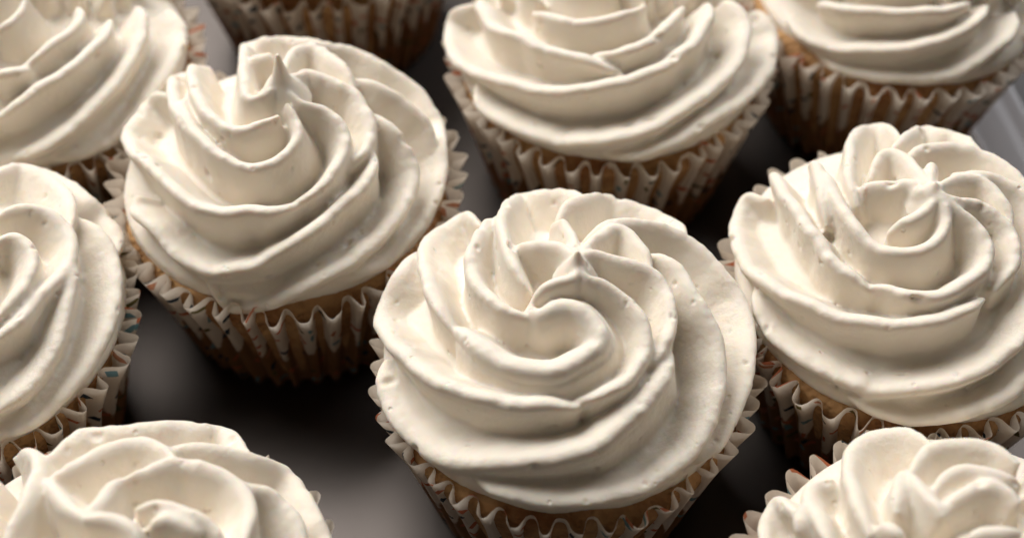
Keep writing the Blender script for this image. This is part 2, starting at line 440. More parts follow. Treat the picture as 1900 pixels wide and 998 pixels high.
# ------------------------------------------------------------------ wrapper and cake
def build_wrapper(parent, seed, r_top=34.0, r_bot=25.0, pleats=40, amp=2.0):
    rng = random.Random(seed); sd = rng.random() * 100
    npl = 14; nu = pleats * npl; nv = 14
    V = []; UV = []; FOLD = []
    k = np.arange(nu)
    phs = 2 * math.pi * k / nu
    for j in range(nv + 1):
        t = j / nv; z = t * (RIM_Z + 2.5)
        for i in range(nu):
            p = phs[i]; x, y = math.cos(p), math.sin(p)
            w1 = noise.noise((x * 2 + sd, y * 2, 0)); w2 = noise.noise((x * 6 + sd, y * 6, 3))
            ph = p + (w2 * 0.02 + noise.noise((x*9, y*9+sd, t*0.8)) * 0.018)
            s = math.sin(pleats * ph)
            tri = s / math.sqrt(0.30 + 0.70 * s * s)
            A = amp * (0.45 + 0.55 * t ** 1.3) * (1 + 0.45 * noise.noise((x * 7, y * 7 + sd, 1)))
            flare = 1.6 * max(0, t - 0.72) / 0.28 * (0.5 + w1)
            r = r_bot + (r_top - r_bot) * t + A * tri + flare + 0.5 * w1 * t
            # sheared pleats near the free edge
            sh = 0.016 * t * t * math.cos(pleats * ph) * noise.noise((x * 5, y * 5 + sd, 7)) * 2
            V.append((r * math.cos(p + sh) * MM, r * math.sin(p + sh) * MM, (z + 0.5 * t * noise.noise((x*12+sd, y*12, 2))) * MM))
            UV.append((p * 46.0, t * 33.0)); FOLD.append(tri)
    F = []
    for j in range(nv):
        for i in range(nu):
            i2 = (i + 1) % nu
            F.append((j*nu+i, j*nu+i2, (j+1)*nu+i2, (j+1)*nu+i))
    c = len(V); V.append((0, 0, 0.0003)); UV.append((0, 0)); FOLD.append(0)
    for i in range(nu): F.append((c, (i+1) % nu, i))
    o = mesh_obj('wrapper', V, F, M_PAPER, parent)
    at = o.data.attributes.new('fold', 'FLOAT', 'POINT'); at.data.foreach_set('value', np.array(FOLD, np.float32))
    lay = o.data.uv_layers.new(name='UVMap')
    lv = np.empty(len(o.data.loops), np.int32); o.data.loops.foreach_get('vertex_index', lv)
    uva = np.array(UV)[lv]
    # close the seam
    lp = lv.reshape(-1) % nu
    nface = nu * nv
    q = uva[:nface*4].reshape(nface, 4, 2); wrap = (q[:, :, 0].max(1) - q[:, :, 0].min(1)) > 100
    q[wrap, :, 0] = np.where(q[wrap, :, 0] < 100, q[wrap, :, 0] + 2*math.pi*46.0, q[wrap, :, 0])
    uva[:nface*4] = q.reshape(-1, 2)
    lay.data.foreach_set('uv', uva.astype(np.float32).ravel())
    return o

def build_cake(parent, seed, top=4.0):
    rng = random.Random(seed); sd = rng.random() * 100
    prof = [(0, 0.8), (23.0, 0.8), (25.0, 5), (28.5, 18), (31.0, 26), (31.8, 29), (31.6, 31), (30.0, 33.0), (26, RIM_Z + top - 0.6), (14, RIM_Z + top), (0, RIM_Z + top)]
    nu = 96; V = []; F = []
    for r, z in prof:
        for i in range(nu):
            p = 2*math.pi*i/nu
            k = 1 + 0.025 * noise.noise((math.cos(p)*3+sd, math.sin(p)*3, z*0.1))
            V.append((r*k*math.cos(p)*MM, r*k*math.sin(p)*MM, (z + 0.8*noise.noise((r*k*math.cos(p)*.15, r*math.sin(p)*.15+sd, 0)) * (z > 20))*MM))
    for j in range(len(prof)-1):
        for i in range(nu):
            i2 = (i+1) % nu
            F.append((j*nu+i, j*nu+i2, (j+1)*nu+i2, (j+1)*nu+i))
    return mesh_obj('cake', V, F, M_CAKE, parent)

#        turn   R     z     w     h    lift depth
KEYS = [(0.00, 21.5,  7.0, 13.5, 10.5,  0, 0.42),
        (0.50, 21.5,  7.5, 14.0, 10.5,  0, 0.44),
        (1.00, 18.5,  9.5, 13.0, 10.5,  0, 0.46),
        (1.40, 12.5, 13.5, 13.0, 10.0,  5, 0.46),
        (1.75,  7.0, 16.5, 12.5, 10.0, 25, 0.48),
        (2.00,  2.5, 18.5, 12.0, 11.0, 65, 0.55),
        (2.12,  0.6, 21.0,  8.0,  8.0, 85, 0.60),
        (2.20,  0.2, 24.0,  2.2,  2.2, 90, 0.50),
        (2.25,  0.0, 26.5,  0.4,  0.4, 90, 0.30)]

RIDGES_MIDDLE = [
    dict(p=[(-7, -4.5, 22.5), (-6.4, -6.5, 22.3), (-4.5, -7.4, 22.4), (-1.3, -6.6, 23), (1.6, -7.2, 22.8), (4.1, -9.4, 22), (4.9, -11.8, 21.3), (3.6, -13.7, 20.9), (-0.1, -16, 20.2), (-2.7, -16.9, 19.8), (-7.7, -16.4, 19.5), (-12.4, -14.2, 19.2), (-15.9, -11, 19), (-18.4, -7.6, 18.8), (-19.8, -6.1, 18.4)], lip=2.1, sink=(1, 2)),
    [(-6, -7.5, 22.1), (-7.6, -6.7, 22), (-9.9, -6, 21.6), (-12.5, -3.5, 21.3), (-14.8, -0.5, 20.7), (-16.1, 2.4, 20.1), (-16.8, 6, 19.6), (-16.6, 8.9, 19.2), (-15.2, 12, 19), (-13.6, 17, 17.9), (-12.2, 22.3, 15.8)],
    [(4.6, 24.8, 16), (1.3, 31, 11), (-2.3, 31, 11), (-5.1, 30.6, 11), (-7.7, 31.9, 9), (-10.3, 22.8, 16.1), (-11.1, 17, 18.6), (-10.8, 11.4, 20.4), (-10, 7.5, 21.4), (-8.6, 2.3, 22.4), (-6.7, -1.8, 23)],
    dict(p=[(0.9, 2.1, 24.5), (-1, 5.6, 23.4), (-4.3, 7.1, 22.5), (-7.6, 8.3, 21.7), (-10, 8.9, 21.1)], lip=1.2),
    dict(p=[(1.1, 2.5, 24.4), (0.8, 9.8, 22.1), (-0.8, 14, 21), (-2.8, 16.9, 19.8)], lip=1.1, sink=(0, 1)),
    dict(p=[(-1.7, 16.5, 20.1), (0.9, 21.1, 18.2), (4.6, 24.8, 16), (8.5, 30.2, 10.6), (11.9, 29.9, 9.7), (14.7, 29.5, 8.9), (17, 28.2, 8.9), (19.8, 26.3, 8.9), (22.1, 21.7, 11.1), (22.8, 16.9, 13.5)], sink=(4, 1)),
    dict(p=[(2.9, 11.8, 21.5), (7.4, 14.3, 20.2), (12, 15.9, 18.8), (16.7, 17.1, 16.8), (21.7, 16.8, 14.2), (25.9, 14.2, 12.4), (29.1, 10.5, 11), (31.7, 6.9, 9.4), (32.8, 1.6, 8.9), (32.6, -3.4, 9), (31.8, -8.3, 8.9), (30.6, -12.5, 8.6), (28.9, -16.3, 8.4), (26.8, -20.2, 7.3), (24.4, -23.5, 6.6), (20.6, -26.9, 5.9)], sink=(4, 1)),
    dict(p=[(13.5, 8.7, 20.2), (15.9, 8.6, 19.5), (19.1, 5.7, 18.8), (21.5, 1.2, 18), (23.2, -2.3, 17.1), (25, -5.7, 15.6), (25.8, -9.4, 14.2), (25.8, -13.5, 12.7), (25, -17, 11.7), (22.9, -22.1, 10.1), (20.1, -26.1, 8.8), (15.5, -29.5, 7.9), (10.7, -31.9, 7.1), (2.9, -33.6, 7), (-3.3, -33.6, 6.7), (-6.7, -33.2, 6.5), (-10.9, -31.9, 6.8), (-15.2, -30.1, 6.9), (-17.6, -28.6, 7.2)], sink=(3, 0)),
    dict(p=[(1.7, 2.6, 24.2), (5, 8.6, 22.1), (8.7, 13.2, 20.4), (10.7, 12.5, 20.1), (12.8, 9.2, 20.3), (14.3, 5.6, 20.5), (14.6, 2.9, 20.6)], lip=1.3, sink=(0, 2)),
    dict(p=[(1.6, 2, 24.5), (4.6, 4.4, 23.2), (7.8, 4, 22.4), (11.5, 3.4, 21.5), (14.8, 2.5, 20.6), (16.9, -0.8, 19.9), (17.3, -4.7, 19.6), (16.7, -9.4, 19.1), (15.9, -11.2, 19), (14.5, -13.5, 18.8), (11.8, -15.2, 19)], sink=(0, 3)),
    dict(p=[(1.6, 0.3, 24.8), (2.7, -2, 24.2), (4.7, -1.9, 23.6), (7.5, -3.3, 22.5), (10.3, -5, 21.6), (12.2, -7.7, 20.9), (12.7, -10.4, 20.1), (12.6, -12.7, 19.6), (11.5, -15, 19.2), (9.2, -18.3, 18.5), (5.4, -20.4, 18.3), (0.7, -21.6, 17.9)], lip=1.3, sink=(0, 3)),
    dict(p=[(17.3, -10.7, 18.6), (17.1, -12.5, 18.2), (16, -16, 17.4), (13.6, -19.6, 16.8), (10.7, -22.6, 16.1), (7.2, -25.5, 15), (4, -27.7, 13.8), (-0.2, -28.9, 12.9), (-5.9, -29.1, 12.2), (-11.9, -28.7, 10.9), (-16.4, -28, 9.4), (-21, -26, 7.6), (-25.2, -22.4, 6.5), (-28.8, -18, 6), (-31.4, -13.2, 6), (-33, -7.6, 6.5), (-33, -4.5, 7.5)], lip=1.9),
    dict(p=[(1.8, -22, 17.7), (-1.2, -22.2, 17.6), (-4.6, -22.1, 17.5), (-9.3, -21.6, 17), (-14, -20.1, 16.5), (-18.7, -17.5, 15.6), (-22.6, -15, 14.4), (-26.4, -11, 13.2), (-29.4, -6.4, 11.9), (-32, -1.5, 9.9), (-33.6, 4.4, 6.5), (-32.8, 8.7, 6.5), (-30.5, 12.6, 8.8), (-28.5, 16.7, 8.8), (-25.7, 20.7, 8.8)], lip=1.5, ragged=0.55),
    [(-16.3, 21.6, 14.5), (-18.8, 27, 8.9), (-20.8, 25.6, 8.8), (-23, 23.6, 8.8), (-24.6, 22, 8.8), (-25.8, 16.7, 11.2), (-25, 8.5, 15), (-23.5, 2.1, 16.9), (-21.5, -3.9, 17.9), (-19.6, -7.3, 18.3)],
    dict(p=[(1.4, 0.7, 24.8), (1, -1.9, 24.6), (-2.2, -2.3, 24.2), (-5.3, -3.5, 23.1), (-6.8, -4.7, 22.5)], lip=1.2),
]

RIDGES_NEEDLE = [
    [(3.2, -3.8, 24.5), (4.8, -6.2, 23.4), (5.9, -9.4, 22.5), (4.6, -12.5, 21.9), (1.9, -15, 21.2), (-1.2, -15.9, 20.9), (-4.8, -15.3, 20.8), (-7.3, -13.7, 21), (-9.6, -11.8, 21.2), (-12.4, -8.5, 21.2), (-15, -4.9, 20.9), (-17.4, 0.6, 20.3), (-17.5, 2.9, 20.2), (-16.4, 5.9, 20.3)],
    [(2.2, -5.9, 24), (1.4, -6.7, 23.8), (-1.2, -7.5, 23.5), (-4.7, -8.5, 22.9), (-8.5, -6.9, 22.5), (-11.4, -3.3, 22.3), (-13.9, 0.9, 21.7), (-16.2, 6.9, 20.2), (-17.9, 14.4, 17.5), (-18.3, 20, 14.3), (-16.4, 21.4, 14.4)],
    [(9.6, 24.3, 15.1), (6.6, 26.3, 14.3), (0.8, 26.9, 14.4), (-2.2, 26.8, 14.4), (-4.5, 23.3, 17.1), (-7.6, 25.4, 14.7), (-9.1, 25.3, 14.4), (-7.2, 16.1, 20.2), (-6.1, 8.7, 22.7), (-4.6, 1.3, 24.6), (-3.7, -2.2, 24.7), (-1.2, -2.6, 25.3), (0.5, -1.1, 26)],
    [(-6.4, 9.7, 22.4), (-4, 12.1, 22), (-1.4, 11.9, 22.3), (0.2, 11.2, 22.5)],
    [(-1.3, -2.1, 25.4), (0.5, 1.4, 25.9), (1.2, 6.4, 23.9)],
    [(2.4, 5.9, 24), (2.3, 11.3, 22.4), (3.4, 16.8, 20.4), (6.1, 17.8, 19.7), (8.9, 15.1, 20.3), (11.7, 12, 20.6), (13.8, 9.1, 20.7), (15.6, 5.5, 20.6)],
    [(2.7, 1.5, 25.2), (3.6, 3.6, 24.4), (5.3, 4.4, 23.8), (5.8, 6.8, 23.2), (7.2, 6.1, 23), (9.3, 5.9, 22.5), (12.1, 4.5, 22), (15.1, 3.3, 21.1), (17.4, -0.3, 20.3), (18.9, -5.4, 19.4), (18.2, -8.8, 19), (16.6, -11.4, 19.1), (15, -13.4, 19.1)],
    [(3.3, -1.7, 24.9), (6.3, -3.1, 23.8), (9.8, -3.3, 22.7), (12.8, -5.2, 21.7), (14.3, -8, 20.7), (14, -11.4, 20), (12.5, -15.5, 19.2), (10.6, -18.3, 18.5), (7.9, -20.3, 18.1), (5.6, -21.4, 18)],
    [(1.1, 17.4, 20.3), (6.3, 20.7, 18.3), (10.8, 22.3, 16.2), (14.9, 22.2, 14.6), (19.4, 20.4, 13.2), (23.9, 19.2, 10.6), (27.2, 16.6, 9.1), (29.5, 13.3, 7.7), (31.1, 10, 6.7), (31.8, 2.4, 9), (32.1, -2.1, 8.3), (32, -4.6, 7.9), (31.4, -8.2, 7.3), (29.8, -13.1, 7.2), (27.5, -17.7, 6.8), (24.3, -21.9, 6.1), (21.5, -24.7, 5.4), (17, -28, 6), (12.4, -30.3, 5.6)],
    [(13.8, 9.1, 20.7), (17.4, 8.6, 19.5), (21.7, 7.5, 17.5), (25.4, 6, 15.2), (28.4, 4.6, 12.6), (30.6, 1.8, 10.5), (31.7, -0.8, 9.2)],
    [(17.7, 0.7, 20.2), (20.4, -1, 18.9), (23.1, -2.9, 17.3), (25.3, -5.2, 15.3), (26.8, -7.9, 13.4), (27.1, -8.5, 12.9), (26.6, -12.2, 12), (25, -16.8, 11.2), (22.8, -20.6, 10.5), (20, -24.2, 9.7), (17.1, -26.8, 9.1), (12.6, -29.7, 8), (8.2, -31.6, 6.8), (3.7, -32.6, 4.7), (0.6, -32.8, 3.1), (-4, -32.6, 1.6), (-7.4, -32, 0.8), (-8.9, -31.6, 3), (-10.3, -31.1, 6.1), (-11.8, -29.9, 8.3)],
    [(19, -7.1, 19), (19.7, -10.2, 17.9), (19.3, -13.6, 17.2), (18.2, -15.9, 16.7), (14.1, -20.7, 15.9), (11.6, -23.4, 15), (8.8, -25.5, 14.3), (5.7, -27.3, 13.4), (1.4, -29.2, 12), (-1.5, -30.4, 10.8), (-6.8, -30.6, 9.6), (-10.5, -30, 9.3), (-14.8, -27.8, 9.5), (-18.3, -24.9, 10.2), (-20.7, -21.7, 11.3), (-24, -18.6, 11), (-26.9, -15.4, 10.1), (-27.3, -12.7, 11.2)],
    [(7, -21, 18), (4, -22.6, 17.4), (0.9, -23.3, 17.3), (-2.9, -23.1, 17.3), (-7.3, -23.1, 16.7), (-9.7, -22.3, 16.6), (-12.9, -20.8, 16.5), (-16.2, -17.9, 16.7), (-19.7, -14.1, 16.6), (-23.3, -9.7, 15.9), (-27.9, -3.5, 13.3), (-31.5, 4.7, 9.1), (-31, 7.2, 9.1), (-29.9, 10.6, 9.2), (-28.2, 14.6, 9.2), (-23.5, 11.5, 15.1)],
    [(-19.1, 19.2, 14.3), (-19.9, 18.4, 14.3), (-22, 19, 12.3), (-22.2, 13, 15.4), (-19.6, 3.4, 19.2), (-17.3, -2, 20.3), (-14.9, -6, 20.8), (-12.5, -10.2, 20.8)],
]

RIDGES_RIGHT = [
    [(0, -1.7, 24.8), (0.7, -3.4, 24.1), (0.8, -5.7, 23.3), (-0.4, -8, 22.6), (-2.9, -10, 21.9), (-6.2, -10.9, 21.4), (-10.1, -9.8, 20.9), (-13.1, -6.7, 20.7), (-14.5, -3.6, 20.7), (-15.8, 0.1, 20.3), (-16.5, 4.4, 19.8), (-16.9, 9.1, 19.1), (-17, 14.7, 17.5)],
    [(-0.8, -1.1, 24.9), (-2, -3, 24.1), (-4.9, -4.3, 23.1), (-8.4, -5.3, 22), (-9.2, -5.3, 21.9)],
    [(-1.7, -0.2, 24.8), (-3.2, -0, 24.2), (-3.3, 2.6, 23.9), (-7.5, 3.9, 22.4), (-11.5, 4.5, 21.4), (-10.6, 4.3, 21.7), (-13.3, 4.5, 21)],
    [(-1.6, 0.1, 24.8), (-1.9, 5.4, 23.4), (-2.8, 10.5, 21.8), (-5.2, 13.9, 20.7), (-7.6, 11.7, 21), (-9.7, 7.7, 21.4)],
    [(-0.7, 24.4, 16.5), (-1.6, 31, 11), (-4.3, 30.7, 11), (-4.8, 30.7, 11), (-8.2, 25.8, 14.5), (-10.9, 18.3, 18.1), (-12.6, 11.6, 19.8), (-13.3, 5.4, 20.8), (-12.7, 1.5, 21.3)],
    [(-5, 14.8, 20.4), (-0.8, 19.6, 18.9), (5.8, 28.7, 12.6), (8, 26.9, 13.7), (11.4, 25.7, 13.7), (12.9, 20.7, 16.6), (15.2, 16.9, 17.4)],
    [(-3.5, 12.2, 21.3), (0.6, 15, 20.6), (5.7, 16.8, 19.6), (10.3, 16.9, 18.9), (13.9, 15.3, 18.4), (16.8, 12.2, 18.4), (19.1, 9.1, 18.2), (21.3, 5.6, 17.8), (23, 0.9, 17.3), (22.8, -4.7, 17.1)],
    [(2.6, 12.1, 21.4), (0.4, 4.7, 23.7), (-0.7, 0.2, 25.2)],
    [(5.4, 9.2, 21.9), (8.7, 7.9, 21.6), (12.9, 7.7, 20.6), (15.7, 6.3, 19.9), (17.8, 4.9, 19.4), (19.7, 1.4, 18.8), (19.9, -4.1, 18.6), (18.1, -12.9, 17.7), (16, -18.1, 16.7), (14.1, -21.7, 15.4), (12.4, -24.1, 14.5), (9.4, -26.5, 13.6), (5.4, -28.9, 12.4), (1, -30.5, 11.4), (-3.8, -31.2, 10.5), (-9.4, -31.1, 9.3), (-14.4, -30, 8), (-14.1, -30, 8.5), (-17.1, -28.4, 8.3), (-20.6, -26.2, 7.9), (-24, -23.2, 7.8), (-27.2, -19.7, 7.3), (-29.5, -16, 7.2), (-31.2, -11.4, 8.2), (-31.7, -7.4, 9.2)],
    [(-0.3, 0.1, 25.3), (3.9, 3.7, 23.5), (8.8, 6.3, 21.8), (10.9, 4.8, 21.5), (12.6, 1.9, 21.3), (14, -1.3, 21), (13.6, -4.9, 20.8)],
    [(0.1, -1.2, 25), (3.9, -1.6, 23.9), (8.2, -1.5, 22.5), (11.1, -3.4, 21.6), (12.9, -6.1, 20.9), (12.9, -9.3, 20.3), (12.1, -12.4, 19.7), (10.5, -14.5, 19.5), (8.7, -16.9, 19.1)],
    [(0.5, -2, 24.7), (3.5, -4, 23.5), (6.2, -5.7, 22.5), (7.6, -9.2, 21.5), (7, -12.6, 20.8), (5.4, -14.5, 20.4), (2.9, -16.3, 20), (-0.6, -18.3, 19.4), (-3.9, -18.7, 19.1), (-7.8, -17.9, 19), (-10.8, -16.1, 19), (-13.5, -14.9, 18.7)],
    [(-27.5, 12.4, 11.7), (-29.7, 15.4, 7.6), (-31.1, 13.4, 6.5), (-32.5, 9.5, 6.3), (-33.1, 3.2, 8.1), (-32.2, -3.1, 9.5), (-32, -4, 9.6), (-29.5, -8.7, 11.2), (-26.2, -12.8, 12.7), (-22.9, -15.9, 13.8), (-19.8, -18.5, 14.5), (-16.6, -20.5, 15), (-11.1, -22.2, 16.2), (-9.9, -22.5, 16.4), (-5.5, -22.8, 17), (-2, -22.3, 17.5), (1.3, -21.3, 18.1), (4.2, -20, 18.5), (7, -18, 19)],
    [(-24.4, 22.3, 8.8), (-24.7, 16.6, 12.2), (-24.3, 8.5, 15.5), (-23, 2.9, 17.2), (-21.9, -1.5, 17.8), (-20.2, -5.3, 18.3), (-19.3, -8.6, 18.2), (-16.8, -12.2, 18.4), (-16.5, -12.5, 18.4), (-14.2, -15.1, 18.4), (-12.7, -16.4, 18.4)],
    [(20.5, -15.5, 15.6), (19.6, -20.7, 13.3), (16.5, -26, 11.2), (12.5, -30, 9.3), (9.7, -31.8, 8.1), (5.6, -33.2, 7.2), (1.6, -33.9, 6.1), (-4.7, -33.7, 4.1), (-8.7, -32.9, 4.1), (-13.9, -31, 4.5), (-14.4, -30.7, 5.1), (-18.3, -28.5, 5.8)],
    [(-18.9, 19.3, 14.5), (-17.8, 15.2, 17.1), (-18.3, 8.8, 18.6), (-18.6, 2.6, 19.3), (-18.7, -1.2, 19.2)],
]

RIDGES_BEHIND = [
    [(-17.9, -5.3, 19.5), (-14.1, -9.2, 20.2), (-10.3, -11.5, 20.7), (-6.5, -12.7, 21.1), (-2.6, -12.2, 21.5), (0.1, -11.5, 21.8), (4.1, -9.1, 22.2), (6.2, -6.4, 22.4)],
    [(-5, -18.6, 19.4), (-1.4, -19.6, 19.3), (3.7, -18.2, 19.8), (8.7, -14.5, 20.2), (12.2, -9.7, 20.6), (14.5, -4.8, 20.7)],
    [(-29, 6.6, 13.2), (-27.9, -0.5, 14.7), (-25.5, -7.3, 15.7), (-21.8, -10.9, 17), (-18.6, -13.2, 17.8), (-16.7, -15.4, 17.8), (-12.9, -17.6, 18.3), (-9.1, -19.5, 18.4), (-6.3, -20.6, 18.4), (-3, -21.6, 18), (1, -22.2, 17.6)],
    [(20.2, -1.6, 19), (19.5, -6.6, 18.9), (16.2, -14.4, 18.3), (13.1, -17.8, 18.2), (9.7, -21.3, 17.5), (5.2, -23.4, 17.2), (1.3, -24.9, 16.7), (-2.1, -25.6, 16.3), (-8.9, -25.7, 15.2), (-12.3, -25.5, 14.3), (-15.5, -24.5, 13.8), (-19.9, -22.3, 13.1), (-25.1, -18.9, 11.7), (-29.7, -14.6, 10), (-33.4, -8.9, 8.2), (-35.2, -1.7, 6.6), (-35, 4.5, 6.5), (-33.6, 5.1, 9.2), (-30.1, 5.3, 12.5)],
    [(24.5, 1.9, 16.9), (26.3, -0.9, 15.9), (27.6, -4.1, 14.7), (27.4, -8.9, 14.1), (25.5, -15, 13.4), (22.1, -20, 13.1), (18.9, -23.5, 12.9), (14.5, -27.1, 12.4), (9, -30.8, 11.1), (3.5, -33.1, 9.9), (-2.1, -33.9, 9.1), (-5.4, -34, 8.5), (-9.2, -33.4, 8), (-12.3, -32.7, 7.2), (-16.7, -30.7, 7.1), (-21.5, -27.7, 6.8), (-25.4, -24.4, 6.3), (-28.7, -20.2, 6.8), (-29.7, -16.2, 9.3)],
    [(33.4, 8, 8.8), (34.4, 3.6, 8.3), (35.3, -0.2, 6.5), (33.4, -10.1, 7.3), (30.2, -16.5, 8.6), (27, -21, 8.8), (22.3, -25.6, 9.2), (17.2, -29.5, 9), (13.3, -32, 7.9), (9.4, -33.7, 7), (4.3, -35, 6), (-0.1, -35.3, 5.6), (-3, -35.2, 5.7)],
    [(28, 16.8, 10.5), (22.5, 22.1, 11.6), (16.2, 25.7, 12.7), (9.8, 27.5, 13.7), (3.4, 27.8, 14.6), (-2.5, 26.7, 15.5), (-7.8, 24.5, 16.4), (-12.1, 21.3, 17), (-15.4, 17.4, 17.6), (-17.6, 13.2, 18.2), (-18.8, 8.8, 18.8), (-19, 4.5, 19.3), (-18.2, 0.6, 19.7), (-16.7, -2.8, 20.2)],
    [(17.5, 30.3, 7), (7.9, 32.9, 9.3), (-0.5, 32.7, 10.5), (-7.9, 30.5, 11.6), (-14.1, 26.9, 12.7), (-19, 22.2, 13.7), (-22.4, 16.9, 14.6), (-24.4, 11.2, 15.5), (-25.1, 5.5, 16.4)],
    [(6.2, -5.9, 22.5), (6, -3.8, 23), (5.1, -2, 23.5), (3.6, -0.7, 24.1), (1.5, -0, 24.9)],
    [(-17.5, 30.3, 7), (-24.5, 23.3, 9.3), (-28.5, 15.9, 10.5), (-30.4, 8.4, 11.6)],
    [(12.4, -3.7, 21.4), (11.5, -1.1, 21.8), (10.1, 1, 22.1), (8.3, 2.4, 22.5), (6.3, 3.3, 23), (4.3, 3.4, 23.5), (2.4, 2.8, 24.1), (0.7, 1.3, 24.9)],
    [(18.2, -0.6, 19.7), (16.7, 2.8, 20.2), (14.6, 5.5, 20.6), (12.1, 7.6, 21.1), (9.4, 8.8, 21.4), (6.7, 9.4, 21.8), (4.2, 9.2, 22.1), (2, 8.4, 22.5), (0.3, 7.1, 23), (-0.8, 5.4, 23.5), (-1.2, 3.5, 24.1), (-0.7, 1.3, 24.9)],
    [(22.8, 4.6, 17.6), (20.2, 8.7, 18.2), (17, 11.9, 18.8), (13.4, 14.2, 19.3), (9.7, 15.5, 19.7), (5.9, 15.9, 20.2), (2.5, 15.4, 20.6), (-0.5, 14.3, 21.1), (-3, 12.6, 21.4), (-4.8, 10.5, 21.8), (-5.9, 8.2, 22.1), (-6.2, 5.9, 22.5), (-6, 3.8, 23), (-5.1, 2, 23.5), (-3.6, 0.7, 24.1), (-1.5, 0, 24.9)],
    [(28.7, 5.3, 13.7), (25.8, 11, 14.6), (21.9, 15.6, 15.5), (17.3, 18.9, 16.4), (12.4, 21.1, 17), (7.4, 22, 17.6), (2.6, 21.9, 18.2), (-1.8, 20.7, 18.8), (-5.6, 18.7, 19.3), (-8.6, 16.1, 19.7), (-10.8, 13.1, 20.2), (-12.1, 9.9, 20.6), (-12.6, 6.7, 21.1), (-12.4, 3.7, 21.4), (-11.5, 1.1, 21.8), (-10.1, -1, 22.1), (-8.3, -2.4, 22.5), (-6.3, -3.3, 23), (-4.3, -3.4, 23.5), (-2.4, -2.8, 24.1), (-0.7, -1.3, 24.9)],
]

